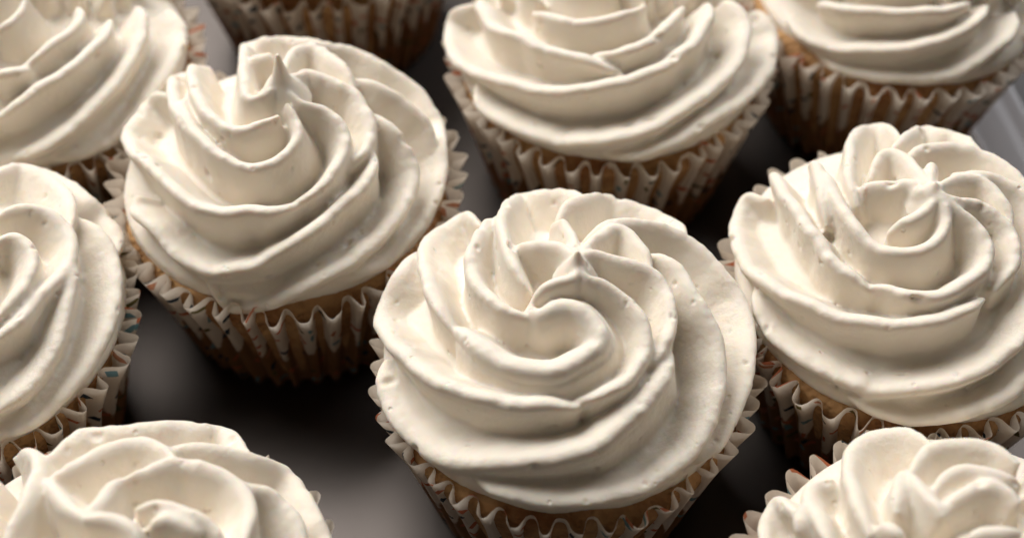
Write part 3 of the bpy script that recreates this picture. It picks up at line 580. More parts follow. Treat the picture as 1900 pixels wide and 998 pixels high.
RIDGES_FAR_RIGHT = [
    [(-23.7, -17.6, 12.4), (-18.8, -20.9, 13.6), (-13.8, -23.2, 14.5), (-7.4, -24.7, 15.4), (-2.1, -25.1, 15.9), (4.8, -24.4, 16.2), (9.2, -22.1, 16.8)],
    [(-29.5, -15.9, 7.4), (-26.1, -21.5, 6.6), (-22.5, -25.2, 6.8), (-18.8, -27.7, 7.6), (-11.3, -30.1, 9.7), (-4.8, -30.8, 10.8), (2, -29.6, 12.2), (7.6, -27.4, 13.4), (11.2, -24.3, 14.7), (13.8, -21.6, 15.6)],
    [(20.2, -20.8, 12.9), (18.4, -25.3, 10.6), (15.2, -28.4, 9.6), (10.8, -31.4, 8.3), (5.5, -33.5, 5.8), (-1.2, -33.9, 4.6), (-7.9, -33.1, 4.1), (-14.3, -30.8, 3.5), (-19.4, -27.9, 3), (-23.3, -24.7, 3.9)],
    [(32.1, 9.8, 7), (27.1, 18, 9.3), (21.1, 23.3, 10.5), (14.5, 26.6, 11.6), (7.7, 28.2, 12.7), (1.2, 28.1, 13.7), (-4.7, 26.6, 14.6), (-9.8, 23.9, 15.5), (-14, 20.3, 16.4), (-17.1, 16.2, 17), (-19.1, 11.7, 17.6), (-19.9, 7.1, 18.2), (-19.8, 2.8, 18.8), (-18.7, -1.2, 19.2), (-17, -4.6, 19.7), (-14.6, -7.3, 20.1), (-11.9, -9.2, 20.6), (-9, -10.4, 21.1), (-6.2, -10.8, 21.4), (-3.6, -10.5, 21.8), (-1.3, -9.7, 22.1), (0.5, -8.3, 22.5), (1.7, -6.6, 23), (2.3, -4.8, 23.5), (2.1, -2.9, 24.1), (1.1, -1, 24.9)],
    [(7.6, 32.7, 7), (-2, 32.5, 9.3), (-9.7, 29.9, 10.5), (-15.8, 25.9, 11.6), (-20.5, 20.8, 12.7), (-23.7, 15.1, 13.7), (-25.3, 9.2, 14.6), (-25.6, 3.4, 15.5), (-24.6, -2, 16.4), (-22.6, -6.7, 17), (-19.7, -10.7, 17.6), (-16.2, -13.7, 18.2), (-12.3, -15.7, 18.8), (-8.4, -16.8, 19.2), (-4.5, -17, 19.7), (-1, -16.3, 20.1), (2, -14.9, 20.6), (4.5, -13, 21.1), (6.3, -10.8, 21.4), (7.4, -8.4, 21.8), (7.7, -5.9, 22.1), (7.5, -3.7, 22.5), (6.6, -1.8, 23), (5.3, -0.4, 23.5), (3.6, 0.4, 24.1), (1.4, 0.4, 24.9)],
    [(-24.6, 22.9, 7), (-29.1, 14.5, 9.3), (-30.7, 6.6, 10.5), (-30.3, -0.8, 11.6), (-28.3, -7.4, 12.7), (-24.9, -13, 13.7), (-20.6, -17.4, 14.6)],
    [(3.8, -20.8, 18.2), (7.5, -18.5, 18.8), (10.4, -15.7, 19.2), (12.4, -12.4, 19.7), (13.6, -9, 20.1), (13.9, -5.7, 20.6), (13.5, -2.6, 21.1), (12.5, 0, 21.4), (10.9, 2.2, 21.8), (9, 3.7, 22.1), (7, 4.6, 22.5), (4.9, 4.8, 23), (3, 4.4, 23.5), (1.5, 3.3, 24.1), (0.3, 1.5, 24.9)],
    [(14, -20.3, 16.4), (17.1, -16.2, 17), (19.1, -11.7, 17.6), (19.9, -7.1, 18.2), (19.8, -2.8, 18.8), (18.7, 1.2, 19.2), (17, 4.6, 19.7), (14.6, 7.3, 20.1), (11.9, 9.2, 20.6), (9, 10.4, 21.1), (6.2, 10.8, 21.4), (3.6, 10.5, 21.8), (1.3, 9.7, 22.1), (-0.5, 8.3, 22.5), (-1.7, 6.6, 23), (-2.3, 4.8, 23.5), (-2.1, 2.9, 24.1), (-1.1, 1, 24.9)],
    [(23.7, -15.1, 13.7), (25.3, -9.2, 14.6), (25.6, -3.4, 15.5), (24.6, 2, 16.4), (22.6, 6.7, 17), (19.7, 10.7, 17.6), (16.2, 13.7, 18.2), (12.3, 15.7, 18.8), (8.4, 16.8, 19.2), (4.5, 17, 19.7), (1, 16.3, 20.1), (-2, 14.9, 20.6), (-4.5, 13, 21.1), (-6.3, 10.8, 21.4), (-7.4, 8.4, 21.8), (-7.7, 5.9, 22.1), (-7.5, 3.7, 22.5), (-6.6, 1.8, 23), (-5.3, 0.4, 23.5), (-3.6, -0.4, 24.1), (-1.4, -0.4, 24.9)],
    [(24.6, -22.9, 7), (29.1, -14.5, 9.3), (30.7, -6.6, 10.5), (30.3, 0.8, 11.6), (28.3, 7.4, 12.7), (24.9, 13, 13.7), (20.6, 17.4, 14.6), (15.8, 20.5, 15.5), (10.6, 22.3, 16.4), (5.4, 22.9, 17), (0.6, 22.4, 17.6), (-3.8, 20.8, 18.2), (-7.5, 18.5, 18.8), (-10.4, 15.7, 19.2), (-12.4, 12.4, 19.7), (-13.6, 9, 20.1), (-13.9, 5.7, 20.6), (-13.5, 2.6, 21.1), (-12.5, -0, 21.4), (-10.9, -2.2, 21.8), (-9, -3.7, 22.1), (-7, -4.6, 22.5), (-4.9, -4.8, 23), (-3, -4.4, 23.5), (-1.5, -3.3, 24.1), (-0.3, -1.5, 24.9)],
]

RIDGES_FAR_LEFT = [
    [(14.1, -2, 20.9), (15.3, -6, 20.1), (14.4, -9.6, 19.8), (11.8, -13.3, 19.6), (8.7, -16.7, 19.2), (5.6, -19.4, 18.7)],
    [(4.4, -4, 23.3), (4.1, -7.4, 22.4), (2.5, -10.2, 21.9), (0.8, -11.4, 21.7), (-1.7, -11.7, 21.6)],
    [(20.8, -2.8, 18.2), (20.9, -7.6, 17.6), (19.6, -10.9, 17.5), (16.6, -15.9, 17.3), (14.5, -18.8, 16.9), (12.3, -20.8, 16.6), (9.8, -23, 16.1), (7.2, -25, 15.3), (4.9, -26.5, 14.6), (2.5, -28.1, 13.6), (-0.7, -29, 12.8)],
    [(-0.9, -22, 17.7), (2.1, -21.3, 18.1), (4.8, -20.7, 18.2), (7.7, -19.1, 18.5)],
    [(25.1, 4.3, 15.8), (26.6, -1.8, 14.9), (26.7, -7.4, 14), (25.4, -12.5, 13.4), (23.5, -17.3, 12.6), (21.2, -21.5, 11.7), (17.9, -25.8, 10.5), (14.2, -29.4, 9.2), (11.1, -31.4, 8), (8, -32.7, 7.1), (3.6, -33.7, 6.3)],
    [(29.9, 9.8, 10.4), (32.4, 5.2, 8.9), (33.3, 0.2, 7.9), (32.2, -7.5, 8.5), (30.4, -13.6, 7.9), (28.3, -18.5, 6.6), (24.9, -23.1, 5.2), (21.9, -26, 4), (19.1, -28.1, 3.9), (14.7, -30.6, 3.7), (10.5, -32.3, 4.5)],
    [(27.9, 18.8, 7), (20.7, 25.1, 9.3), (13.3, 28.5, 10.5), (6, 29.7, 11.6), (-0.8, 29.2, 12.7), (-7, 27.2, 13.7), (-12.3, 24, 14.6), (-16.4, 20, 15.5), (-19.3, 15.3, 16.4), (-21.1, 10.5, 17), (-21.7, 5.6, 17.6), (-21.2, 1, 18.2), (-19.7, -3.1, 18.8), (-17.6, -6.6, 19.2), (-14.9, -9.3, 19.7), (-11.9, -11.2, 20.1), (-8.7, -12.3, 20.6), (-5.6, -12.6, 21.1), (-2.8, -12.2, 21.4)],
    [(-2.3, 33.5, 7), (-11.4, 30.4, 9.3), (-18, 25.8, 10.5), (-22.7, 20.1, 11.6), (-25.7, 13.9, 12.7), (-27.1, 7.5, 13.7), (-26.9, 1.4, 14.6), (-25.5, -4.2, 15.5), (-23, -9.1, 16.4), (-19.6, -13, 17), (-15.7, -16, 17.6), (-11.4, -17.8, 18.2), (-7.2, -18.7, 18.8), (-3.1, -18.5, 19.2)],
    [(8.2, -1.4, 22.5), (6.9, 0.2, 23), (5.2, 1.1, 23.5), (3.3, 1.4, 24.1), (1.2, 0.8, 24.9)],
    [(-30.2, 14.7, 7), (-32.1, 5.3, 9.3), (-31.3, -2.7, 10.5), (-28.8, -9.6, 11.6), (-24.9, -15.3, 12.7), (-20, -19.7, 13.7), (-14.7, -22.6, 14.6), (-9.1, -24.2, 15.5), (-3.6, -24.4, 16.4)],
    [(13.7, 1.4, 21.1), (11.9, 3.7, 21.4), (9.8, 5.3, 21.8), (7.5, 6.2, 22.1), (5.3, 6.4, 22.5), (3.3, 6, 23), (1.6, 5.1, 23.5), (0.4, 3.6, 24.1), (-0.1, 1.5, 24.9)],
    [(-27.9, -18.8, 7), (-20.7, -25.1, 9.3), (-13.3, -28.5, 10.5), (-6, -29.7, 11.6), (0.8, -29.2, 12.7)],
    [(19.7, 3.1, 18.8), (17.6, 6.6, 19.2), (14.9, 9.3, 19.7), (11.9, 11.2, 20.1), (8.7, 12.3, 20.6), (5.6, 12.6, 21.1), (2.8, 12.2, 21.4), (0.3, 11.1, 21.8), (-1.6, 9.6, 22.1), (-2.9, 7.8, 22.5), (-3.6, 5.9, 23), (-3.6, 3.9, 23.5), (-2.9, 2.2, 24.1), (-1.3, 0.7, 24.9)],
    [(23, 9.1, 16.4), (19.6, 13, 17), (15.7, 16, 17.6), (11.4, 17.8, 18.2), (7.2, 18.7, 18.8), (3.1, 18.5, 19.2), (-0.6, 17.6, 19.7), (-3.8, 15.9, 20.1), (-6.3, 13.7, 20.6), (-8.1, 11.1, 21.1), (-9.1, 8.5, 21.4), (-9.5, 5.8, 21.8), (-9.1, 3.4, 22.1), (-8.2, 1.4, 22.5), (-6.9, -0.2, 23), (-5.2, -1.1, 23.5), (-3.3, -1.4, 24.1), (-1.2, -0.8, 24.9)],
    [(24.9, 15.3, 12.7), (20, 19.7, 13.7), (14.7, 22.6, 14.6), (9.1, 24.2, 15.5), (3.6, 24.4, 16.4), (-1.5, 23.5, 17), (-6, 21.6, 17.6), (-9.7, 18.8, 18.2), (-12.6, 15.5, 18.8), (-14.5, 11.9, 19.2), (-15.5, 8.2, 19.7), (-15.6, 4.7, 20.1), (-15, 1.4, 20.6), (-13.7, -1.4, 21.1), (-11.9, -3.7, 21.4), (-9.8, -5.3, 21.8), (-7.5, -6.2, 22.1), (-5.3, -6.4, 22.5), (-3.3, -6, 23), (-1.6, -5.1, 23.5), (-0.4, -3.6, 24.1), (0.1, -1.5, 24.9)],
]

RIDGES_LEFT_EDGE = [
    [(13.1, 1.5, 21.2), (14.1, 3.2, 20.8), (16.1, 4.2, 20), (18.6, 2.5, 19.2), (20, -0.4, 18.8), (20.1, -4.1, 18.5), (19.1, -7.6, 18.5), (16.9, -11.8, 18.5), (15.3, -13.8, 18.5)],
    [(11.2, 8.9, 20.9), (12.4, 9.7, 20.3), (14.5, 11, 19.5), (17.2, 12.2, 18.2), (20.1, 12, 17), (22.3, 10.6, 16.3), (24.2, 8, 15.7), (25.2, 4.7, 15.6), (25.6, 1.3, 15.6), (24.7, -1.3, 16.3), (23.2, -5.3, 16.8), (19.4, -13.2, 17), (17.4, -15.6, 17.1), (15.7, -17, 17.2)],
    [(5.8, 25.3, 15.4), (6.8, 26.6, 14.2), (9.4, 29.6, 10.9), (13.2, 27.8, 11.2), (17, 25.3, 11.5), (20.5, 20.7, 12.8), (22.9, 15.5, 14.1), (24.1, 11.1, 14.9)],
    [(23.2, 15.2, 14), (25.6, 14.4, 12.5), (28.4, 12.1, 11.1), (30.4, 9, 10.2), (31.8, 5.4, 9.6), (32.7, 1.4, 9.1), (32.8, -5.1, 8.3), (32, -9.6, 7.8), (30.5, -14.1, 7.1), (28.5, -18.2, 6.8), (26.1, -21.6, 6.2), (23.8, -24.2, 5.3), (20.7, -27, 5.1), (17.3, -29.2, 5.3)],
    [(25.1, 6.1, 15.5), (25.9, 1.2, 15.4), (26.6, -4.1, 14.6), (26.1, -12.2, 13), (25.1, -16.1, 12.1), (23.1, -20.3, 11.2), (20.8, -23.4, 10.6), (17.9, -26.4, 9.9), (16.1, -27.8, 9.7)],
    [(3.1, 30.9, 11), (4.7, 30.9, 10.7), (7.2, 32.1, 8.9), (11.7, 30.9, 8.8), (15.5, 29.1, 8.8), (19.7, 26.5, 8.8), (23.3, 23, 9.1), (26.2, 21.5, 6.5), (28.8, 17.9, 6.5), (30.6, 14.6, 6.5), (31.5, 10.8, 8.1)],
    [(-2.9, 30.2, 11.6), (-9.3, 27.7, 12.7), (-14.7, 24, 13.7), (-18.7, 19.4, 14.6), (-21.5, 14.3, 15.5), (-23, 9, 16.4), (-23.2, 3.8, 17), (-22.3, -1, 17.6), (-20.5, -5.2, 18.2), (-18, -8.8, 18.8), (-14.9, -11.4, 19.2), (-11.5, -13.3, 19.7), (-8.1, -14.2, 20.1), (-4.7, -14.3, 20.6), (-1.7, -13.7, 21.1), (0.9, -12.4, 21.4), (2.9, -10.7, 21.8), (4.3, -8.7, 22.1), (5.1, -6.6, 22.5), (5.1, -4.6, 23), (4.6, -2.7, 23.5), (3.4, -1.2, 24.1), (1.5, -0.2, 24.9)],
    [(-12, 31.4, 7), (-19.8, 25.8, 9.3), (-24.7, 19.4, 10.5), (-27.6, 12.6, 11.6), (-28.6, 5.7, 12.7), (-28.1, -0.7, 13.7), (-26.2, -6.5, 14.6), (-23.1, -11.5, 15.5), (-19.3, -15.4, 16.4), (-14.9, -18.2, 17), (-10.3, -19.8, 17.6), (-5.7, -20.4, 18.2), (-1.4, -19.9, 18.8), (2.5, -18.6, 19.2), (5.7, -16.6, 19.7), (8.3, -14.1, 20.1), (10, -11.2, 20.6), (11, -8.3, 21.1), (11.2, -5.4, 21.4), (10.8, -2.8, 21.8), (9.7, -0.6, 22.1), (8.3, 1.1, 22.5), (6.5, 2.2, 23), (4.6, 2.6, 23.5), (2.8, 2.3, 24.1), (0.9, 1.2, 24.9)],
    [(-33.2, 5.3, 7), (-32.2, -4.3, 9.3), (-29.2, -11.7, 10.5), (-24.7, -17.6, 11.6), (-19.3, -21.9, 12.7), (-13.4, -24.7, 13.7), (-7.4, -25.9, 14.6), (-1.6, -25.8, 15.5), (3.7, -24.4, 16.4), (8.3, -22, 17), (12, -18.9, 17.6), (14.8, -15.2, 18.2)],
    [(10.3, 7, 21.4), (7.8, 7.9, 21.8), (5.4, 8.1, 22.1), (3.2, 7.7, 22.5), (1.4, 6.7, 23), (0.1, 5.3, 23.5), (-0.6, 3.6, 24.1), (-0.5, 1.4, 24.9)],
    [(-21.1, -26.1, 7), (-12.4, -30.1, 9.3), (-4.4, -31.1, 10.5), (2.9, -30.2, 11.6), (9.3, -27.7, 12.7), (14.7, -24, 13.7)],
    [(8.1, 14.2, 20.1), (4.7, 14.3, 20.6), (1.7, 13.7, 21.1), (-0.9, 12.4, 21.4), (-2.9, 10.7, 21.8), (-4.3, 8.7, 22.1), (-5.1, 6.6, 22.5), (-5.1, 4.6, 23), (-4.6, 2.7, 23.5), (-3.4, 1.2, 24.1), (-1.5, 0.2, 24.9)],
    [(5.7, 20.4, 18.2), (1.4, 19.9, 18.8), (-2.5, 18.6, 19.2), (-5.7, 16.6, 19.7), (-8.3, 14.1, 20.1), (-10, 11.2, 20.6), (-11, 8.3, 21.1), (-11.2, 5.4, 21.4), (-10.8, 2.8, 21.8), (-9.7, 0.6, 22.1), (-8.3, -1.1, 22.5), (-6.5, -2.2, 23), (-4.6, -2.6, 23.5), (-2.8, -2.3, 24.1), (-0.9, -1.2, 24.9)],
    [(1.6, 25.8, 15.5), (-3.7, 24.4, 16.4), (-8.3, 22, 17), (-12, 18.9, 17.6), (-14.8, 15.2, 18.2), (-16.6, 11.2, 18.8), (-17.4, 7.2, 19.2), (-17.2, 3.3, 19.7), (-16.3, -0.1, 20.1), (-14.7, -3.1, 20.6), (-12.7, -5.4, 21.1), (-10.3, -7, 21.4), (-7.8, -7.9, 21.8), (-5.4, -8.1, 22.1), (-3.2, -7.7, 22.5), (-1.4, -6.7, 23), (-0.1, -5.3, 23.5), (0.6, -3.6, 24.1), (0.5, -1.4, 24.9)],
]

RIDGES_NEAR_LEFT = [
    [(-12.4, 20.7, 16.7), (-9.8, 24.5, 15), (-7.7, 26.8, 13.9), (-3.9, 26.3, 14.9), (-0.6, 27.1, 14.5), (2.9, 28, 13.7), (6.9, 29.6, 11.6), (9.6, 29.4, 11.1), (12, 30.7, 8.8), (14.9, 29.1, 9.2), (17.3, 25.8, 10.8), (19.5, 23.3, 11.5)],
    [(6.2, 21, 17.8), (10.1, 22.1, 16.6), (14, 22.8, 14.8), (19.3, 23.1, 11.8), (24.1, 23.8, 6.6), (27.2, 20.3, 6.5), (29.2, 17.2, 6.5), (30.9, 14, 6.5), (32.1, 11.1, 5.8), (32.1, 5.5, 9.3)],
    [(-10.8, 13.9, 19.7), (-9.1, 15.2, 19.6), (-5.5, 17.7, 19.3), (-2.6, 20.6, 18.4), (0.3, 22.3, 17.6), (4, 22.2, 17.5), (7, 20.1, 18.1), (9.1, 17.7, 18.8)],
    [(2, 13.3, 21.1), (4.7, 15.5, 20.1), (8.4, 17.4, 19), (11.8, 17.8, 18.1), (15.2, 16.9, 17.4), (17.8, 15.6, 16.9), (20, 13.1, 16.8), (21.3, 9.5, 17.1), (21.1, 5.6, 17.9), (20.8, 2, 18.3)],
    [(17.7, 16, 16.8), (20.2, 15.3, 15.8), (22.8, 15.3, 14.2), (25.5, 13.9, 12.8), (27.7, 11.5, 12), (29, 8.5, 11.7), (29.6, 5.3, 11.9)],
    [(-10.6, 13.9, 19.7), (-7.6, 10.1, 21.3), (-4.6, 7.2, 22.4), (-2.3, 4.8, 23.5)],
    [(-2.3, 4.8, 23.5), (-0.5, 8.1, 22.6), (0.9, 12.2, 21.4), (2.2, 13.7, 21)],
    [(-2.2, 4.4, 23.6), (1.9, 4.8, 23.6), (4.7, 3.7, 23.3), (6.7, 0.9, 23)],
    [(4.9, 7.3, 22.4), (7.6, 8.4, 21.7), (10.5, 8.3, 21.2), (13.7, 7.2, 20.4), (16.5, 5.5, 19.7), (18.9, 3.1, 19.1)],
    [(7.8, 4.3, 22.3), (9.3, 5.8, 21.8), (11.9, 5.5, 21.2), (14.7, 3.8, 20.5)],
    [(-21.4, 25, 8.9), (-20.1, 26, 8.9), (-16.2, 23, 13.7), (-13.4, 19.1, 17.1), (-12.4, 14.6, 19.1), (-12.5, 10.1, 20.2), (-13.5, 6.5, 20.6), (-14.2, 2.7, 20.8)],
    [(-21, 18.6, 13.7), (-23.6, 13.1, 14.6), (-24.8, 7.4, 15.5), (-24.6, 1.9, 16.4), (-23.3, -3.1, 17), (-21.1, -7.5, 17.6), (-18.1, -11, 18.2), (-14.6, -13.6, 18.8), (-10.9, -15.3, 19.2), (-7.1, -16, 19.7), (-3.6, -15.9, 20.1), (-0.3, -15.1, 20.6), (2.4, -13.6, 21.1), (4.5, -11.6, 21.4), (6, -9.4, 21.8), (6.7, -7.1, 22.1), (6.8, -4.8, 22.5), (6.2, -2.9, 23), (5.2, -1.3, 23.5), (3.6, -0.2, 24.1)],
    [(-26.5, 18.9, 9.3), (-29.3, 11.3, 10.5), (-30.1, 4, 11.6), (-29.1, -2.9, 12.7), (-26.6, -8.9, 13.7), (-23.1, -13.9, 14.6), (-18.8, -17.8, 15.5), (-14, -20.4, 16.4), (-9, -21.8, 17), (-4.1, -22, 17.6), (0.5, -21.2, 18.2), (4.5, -19.5, 18.8), (7.8, -17.1, 19.2), (10.3, -14.2, 19.7), (12, -11, 20.1), (12.9, -7.8, 20.6), (12.9, -4.7, 21.1), (12.3, -1.9, 21.4), (11.1, 0.5, 21.8)],
    [(-33.3, -4.7, 7), (-29.6, -13.5, 9.3), (-24.5, -19.7, 10.5), (-18.5, -24.1, 11.6), (-12, -26.6, 12.7), (-5.6, -27.5, 13.7), (0.5, -27, 14.6), (6, -25.1, 15.5), (10.7, -22.3, 16.4), (14.4, -18.6, 17), (17, -14.5, 17.6), (18.6, -10.2, 18.2), (19.1, -5.9, 18.8), (18.7, -1.8, 19.2), (17.5, 1.8, 19.7)],
    [(-12.6, -31.2, 7), (-3.1, -32.4, 9.3), (4.9, -31, 10.5), (11.6, -28, 11.6), (17, -23.7, 12.7), (21, -18.6, 13.7), (23.6, -13.1, 14.6), (24.8, -7.4, 15.5), (24.6, -1.9, 16.4), (23.3, 3.1, 17)],
    [(20.7, -26.5, 7), (26.5, -18.9, 9.3), (29.3, -11.3, 10.5), (30.1, -4, 11.6), (29.1, 2.9, 12.7)],
    [(-11.1, -0.5, 21.8), (-9.5, -2.3, 22.1), (-7.6, -3.4, 22.5), (-5.6, -4, 23), (-3.7, -3.8, 23.5), (-2, -3, 24.1), (-0.6, -1.4, 24.9)],
    [(-18.6, 10.2, 18.2), (-19.1, 5.9, 18.8), (-18.7, 1.8, 19.2), (-17.5, -1.8, 19.7), (-15.6, -4.9, 20.1), (-13.2, -7.2, 20.6), (-10.5, -8.9, 21.1), (-7.8, -9.7, 21.4), (-5.2, -9.9, 21.8), (-2.8, -9.3, 22.1), (-0.8, -8.3, 22.5), (0.6, -6.8, 23), (1.5, -5.1, 23.5), (1.7, -3.2, 24.1), (0.9, -1.2, 24.9)],
]

RIDGES_NEAR_RIGHT = [
    [(-31.8, 9.5, 8.2), (-30.7, 14.5, 6.4), (-29.3, 17.1, 6.5), (-28.4, 18.5, 6.5), (-27.9, 16.4, 9.5), (-27.2, 13.9, 11.4), (-26.9, 11.6, 12.6)],
    [(-26.9, 9.3, 13.3), (-26, 12.4, 13), (-24.4, 14.3, 13.5)],
    [(-20.2, 18.3, 14.4), (-21.9, 18.3, 13.2), (-23.5, 18.1, 12.3), (-24.1, 16.9, 12.4), (-24.3, 13.8, 13.8), (-23.8, 10.3, 15.3), (-23.4, 6.9, 16.5), (-23.1, 4.6, 17)],
    [(-4.3, 24, 16.6), (-5.7, 26.2, 14.7), (-7.2, 28, 13), (-9.4, 28.5, 11.9), (-11.7, 28.3, 11.3), (-14.1, 26.7, 11.7), (-16.1, 24.3, 12.7), (-17.4, 21, 14.4), (-18, 15.2, 17), (-18.1, 11.3, 18.1), (-17.7, 8.1, 19), (-17.1, 5, 19.6)],
    [(-8.5, 17.1, 19.1), (-6.6, 19.9, 18.3), (-4.5, 21.7, 17.7), (-1.9, 22.7, 17.4), (1.8, 22.8, 17.4), (5.2, 22, 17.5), (7, 20.3, 18), (8.9, 18.7, 18.4)],
    [(-9.2, 17.1, 19), (-8.8, 14.2, 20), (-7.8, 10.8, 21.1), (-6.5, 7.9, 22), (-6.3, 6.8, 22.2)],
    [(-9.2, 17.1, 19), (-10.8, 15.1, 19.3), (-12.1, 12.1, 19.8), (-12.8, 8.3, 20.5)],
    [(-7.2, 11.6, 21.1), (-4.3, 14.3, 20.6), (-1.5, 15.9, 20.3), (1.9, 15.7, 20.3), (5.2, 15, 20.3), (7.3, 13.9, 20.3)],
    [(-6.1, 7.9, 22.1), (-4.3, 9.8, 21.9), (-1.4, 11.6, 21.6), (1.9, 12.5, 21.4), (4.2, 11.7, 21.4), (5.8, 9.4, 21.8)],
    [(-4.4, 1.7, 23.7), (-1.9, 2.5, 24.2), (1.4, 2.8, 24.2), (3.8, 2.9, 23.7)],
    [(-16.1, 7, 19.6), (-14.8, 6.4, 20.2), (-13.7, 5.3, 20.7), (-13.1, 3.9, 21.1)],
    [(-26.4, 5.6, 14.6), (-25.8, -0.2, 15.5), (-24.1, -5.4, 16.4), (-21.4, -9.8, 17), (-18, -13.3, 17.6), (-14.1, -15.8, 18.2), (-10, -17.3, 18.8), (-5.9, -17.8, 19.2), (-2.1, -17.4, 19.7), (1.3, -16.3, 20.1), (4.1, -14.5, 20.6), (6.3, -12.3, 21.1), (7.7, -9.8, 21.4), (8.4, -7.3, 21.8), (8.5, -4.8, 22.1), (7.9, -2.7, 22.5), (6.8, -0.9, 23), (5.3, 0.3, 23.5)],
    [(-31.3, 2.2, 10.5), (-29.9, -5, 11.6), (-27, -11.3, 12.7), (-22.9, -16.3, 13.7), (-18, -20.1, 14.6), (-12.8, -22.5, 15.5), (-7.4, -23.6, 16.4), (-2.2, -23.4, 17), (2.5, -22.2, 17.6), (6.7, -20.1, 18.2), (10, -17.3, 18.8), (12.5, -14.1, 19.2), (14, -10.6, 19.7), (14.7, -7, 20.1), (14.6, -3.7, 20.6), (13.8, -0.7, 21.1), (12.3, 1.8, 21.4), (10.5, 3.7, 21.8), (8.4, 4.9, 22.1), (6.3, 5.5, 22.5)],
    [(-30.5, -14.2, 7), (-24.3, -21.6, 9.3), (-17.6, -26, 10.5), (-10.6, -28.4, 11.6), (-3.7, -29, 12.7), (2.7, -28, 13.7), (8.4, -25.6, 14.6), (13.1, -22.3, 15.5), (16.7, -18.2, 16.4), (19.2, -13.6, 17), (20.5, -8.9, 17.6), (20.7, -4.3, 18.2), (20, -0, 18.8), (18.4, 3.8, 19.2), (16.2, 6.9, 19.7), (13.5, 9.2, 20.1), (10.5, 10.8, 20.6)],
    [(-2.9, -33.5, 7), (6.5, -31.9, 9.3), (13.7, -28.3, 10.5), (19.3, -23.4, 11.6), (23.2, -17.7, 12.7), (25.6, -11.7, 13.7), (26.4, -5.6, 14.6), (25.8, 0.2, 15.5), (24.1, 5.4, 16.4), (21.4, 9.8, 17), (18, 13.3, 17.6), (14.1, 15.8, 18.2), (10, 17.3, 18.8)],
    [(-6.8, 0.9, 23), (-5.3, -0.3, 23.5), (-3.5, -0.9, 24.1), (-1.4, -0.6, 24.9)],
    [(27.5, -19.3, 7), (30.8, -10.3, 9.3), (31.3, -2.2, 10.5), (29.9, 5, 11.6), (27, 11.3, 12.7), (22.9, 16.3, 13.7), (18, 20.1, 14.6), (12.8, 22.5, 15.5)],
    [(-13.8, 0.7, 21.1), (-12.3, -1.8, 21.4), (-10.5, -3.7, 21.8), (-8.4, -4.9, 22.1), (-6.3, -5.5, 22.5), (-4.2, -5.4, 23), (-2.4, -4.7, 23.5), (-1, -3.5, 24.1), (-0.1, -1.5, 24.9)],
    [(-20, 0, 18.8), (-18.4, -3.8, 19.2), (-16.2, -6.9, 19.7), (-13.5, -9.2, 20.1), (-10.5, -10.8, 20.6), (-7.5, -11.6, 21.1), (-4.6, -11.6, 21.4), (-2.1, -10.9, 21.8), (0.1, -9.8, 22.1), (1.7, -8.2, 22.5), (2.6, -6.3, 23), (2.9, -4.4, 23.5), (2.5, -2.6, 24.1), (1.2, -0.9, 24.9)],
]

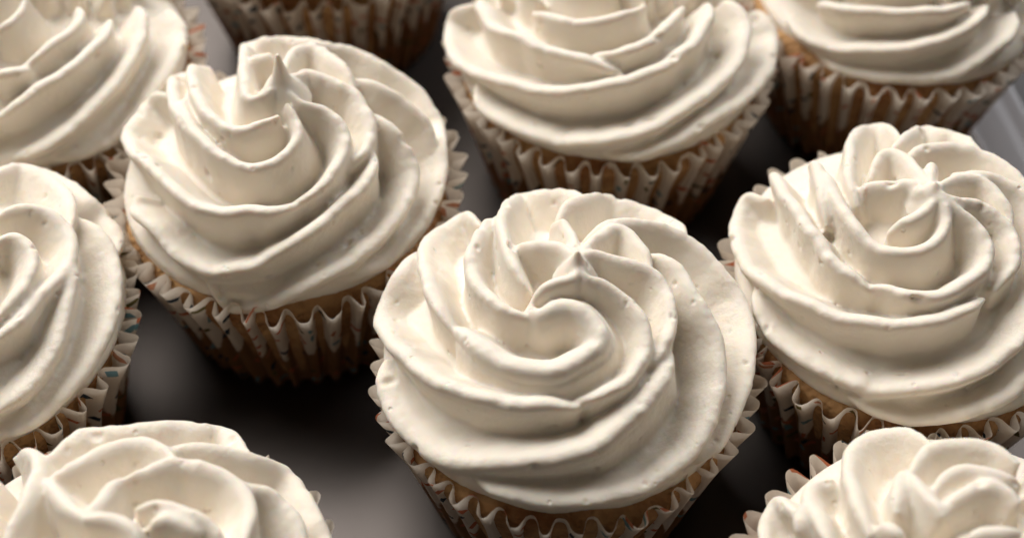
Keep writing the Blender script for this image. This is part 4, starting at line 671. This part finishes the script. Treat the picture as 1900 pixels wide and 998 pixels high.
CUPCAKES = [
    dict(x=9.3, y=148.8, fy=2, r_top=32.4, amp=1.55, P=dict(voxel=0.33, ridges=RIDGES_MIDDLE, zscale=1.06, peak=(1.4, 1.0, 24.4, 2.4, 2.6), ridge_kw=dict(lip=1.3, lean=0.35)),
         label='cupcake in the middle of the picture, largest swirl, whole rosette in view, short peak'),
    dict(x=-44.5, y=192.7, fx=-0.1, fy=0.8, P=dict(voxel=0.35, ridges=RIDGES_NEEDLE, zscale=1.07, body=0.97, peak=(2.2, 1.0, 25.6, 5.2, 3.4), ridge_kw=dict(lip=1.3, lean=0.35, ragged=0.55)),
         label='cupcake behind and left of the middle one, its swirl ending in a thin upright peak'),
    dict(x=20.9, y=229.1, fy=1.9, P=dict(voxel=0.42, ridges=RIDGES_BEHIND, ridge_kw=dict(lip=1.4, lean=0.35, ragged=0.55)),
         label='cupcake straight behind the middle one, its peak cut off by the top of the picture'),
    dict(x=84.7, y=251, fx=1.8, fy=2, r_bot=24, P=dict(voxel=0.48, ridges=RIDGES_FAR_RIGHT, ridge_kw=dict(lip=1.3, lean=0.35)),
         label='cupcake in the top right corner, only the shaded front of its swirl in view'),
    dict(x=73.8, y=166.5, fx=-0.3, fy=1.8, P=dict(voxel=0.35, ridges=RIDGES_RIGHT, zscale=1.05, peak=(-0.6, 0.2, 24.6, 1.2, 2.6), ridge_kw=dict(lip=1.3, lean=0.35, ragged=0.55)),
         label='cupcake right of the middle one with a pointed petal of frosting on its left'),
    dict(x=67.5, y=98.5, fx=2.5, fy=1.5, P=dict(voxel=0.42, ridges=RIDGES_NEAR_RIGHT, ridge_kw=dict(melt=1.0, lip=1.4, lean=0.3, ragged=0.15)),
         label='cupcake in the bottom right corner with wrapper folds showing beyond its frosting'),
    dict(x=-60.5, y=99.0, fy=1.5, P=dict(voxel=0.42, ridges=RIDGES_NEAR_LEFT, ridge_kw=dict(melt=1.0, lip=1.4, lean=0.3, ragged=0.5)),
         label='cupcake in the bottom left corner, frosting only, its wrapper out of view'),
    dict(x=-103, y=158, fx=0.5, fy=1.5, P=dict(voxel=0.42, ridges=RIDGES_LEFT_EDGE, ridge_kw=dict(lip=1.4, lean=0.35, ragged=0.5)),
         label='cupcake cut off by the left edge of the picture, above the bottom left one'),
    dict(x=-100.5, y=227, fx=-1, fy=1, P=dict(voxel=0.45, ridges=RIDGES_FAR_LEFT, ridge_kw=dict(lip=1.4, lean=0.35, ragged=0.5)),
         label='cupcake in the top left corner, its swirl cut off by two picture edges'),
    dict(x=-45, y=279, P=dict(voxel=0.60, lobes=6, start=100, phase=20),
         label='cupcake at the top edge left of centre, only its dark brown wrapper in view'),
]
for i, c in enumerate(CUPCAKES):
    e = link(bpy.data.objects.new('cupcake', None))
    e.location = (c['x'] * MM, c['y'] * MM, 0)
    e['label'] = c['label']; e['category'] = 'cupcake'; e['group'] = 'frosted cupcakes on the tray'
    P = dict(keys=KEYS); P.update(c['P']); P['turns'] = P['keys'][-1][0]
    build_wrapper(e, 100 + i, amp=c.get('amp', 1.9), r_top=c.get('r_top', 33.0), r_bot=c.get('r_bot', 25.0))
    build_cake(e, 200 + i)
    f = build_frosting(P, e, 300 + i)
    f.location = (c.get('fx', 0) * MM, c.get('fy', 0) * MM, (RIM_Z + (0 if 'ridges' in P else 3.5)) * MM)
    sc_ = P.get('scale', 1.0); f.scale = (sc_, sc_, P.get('zscale', 1.0))
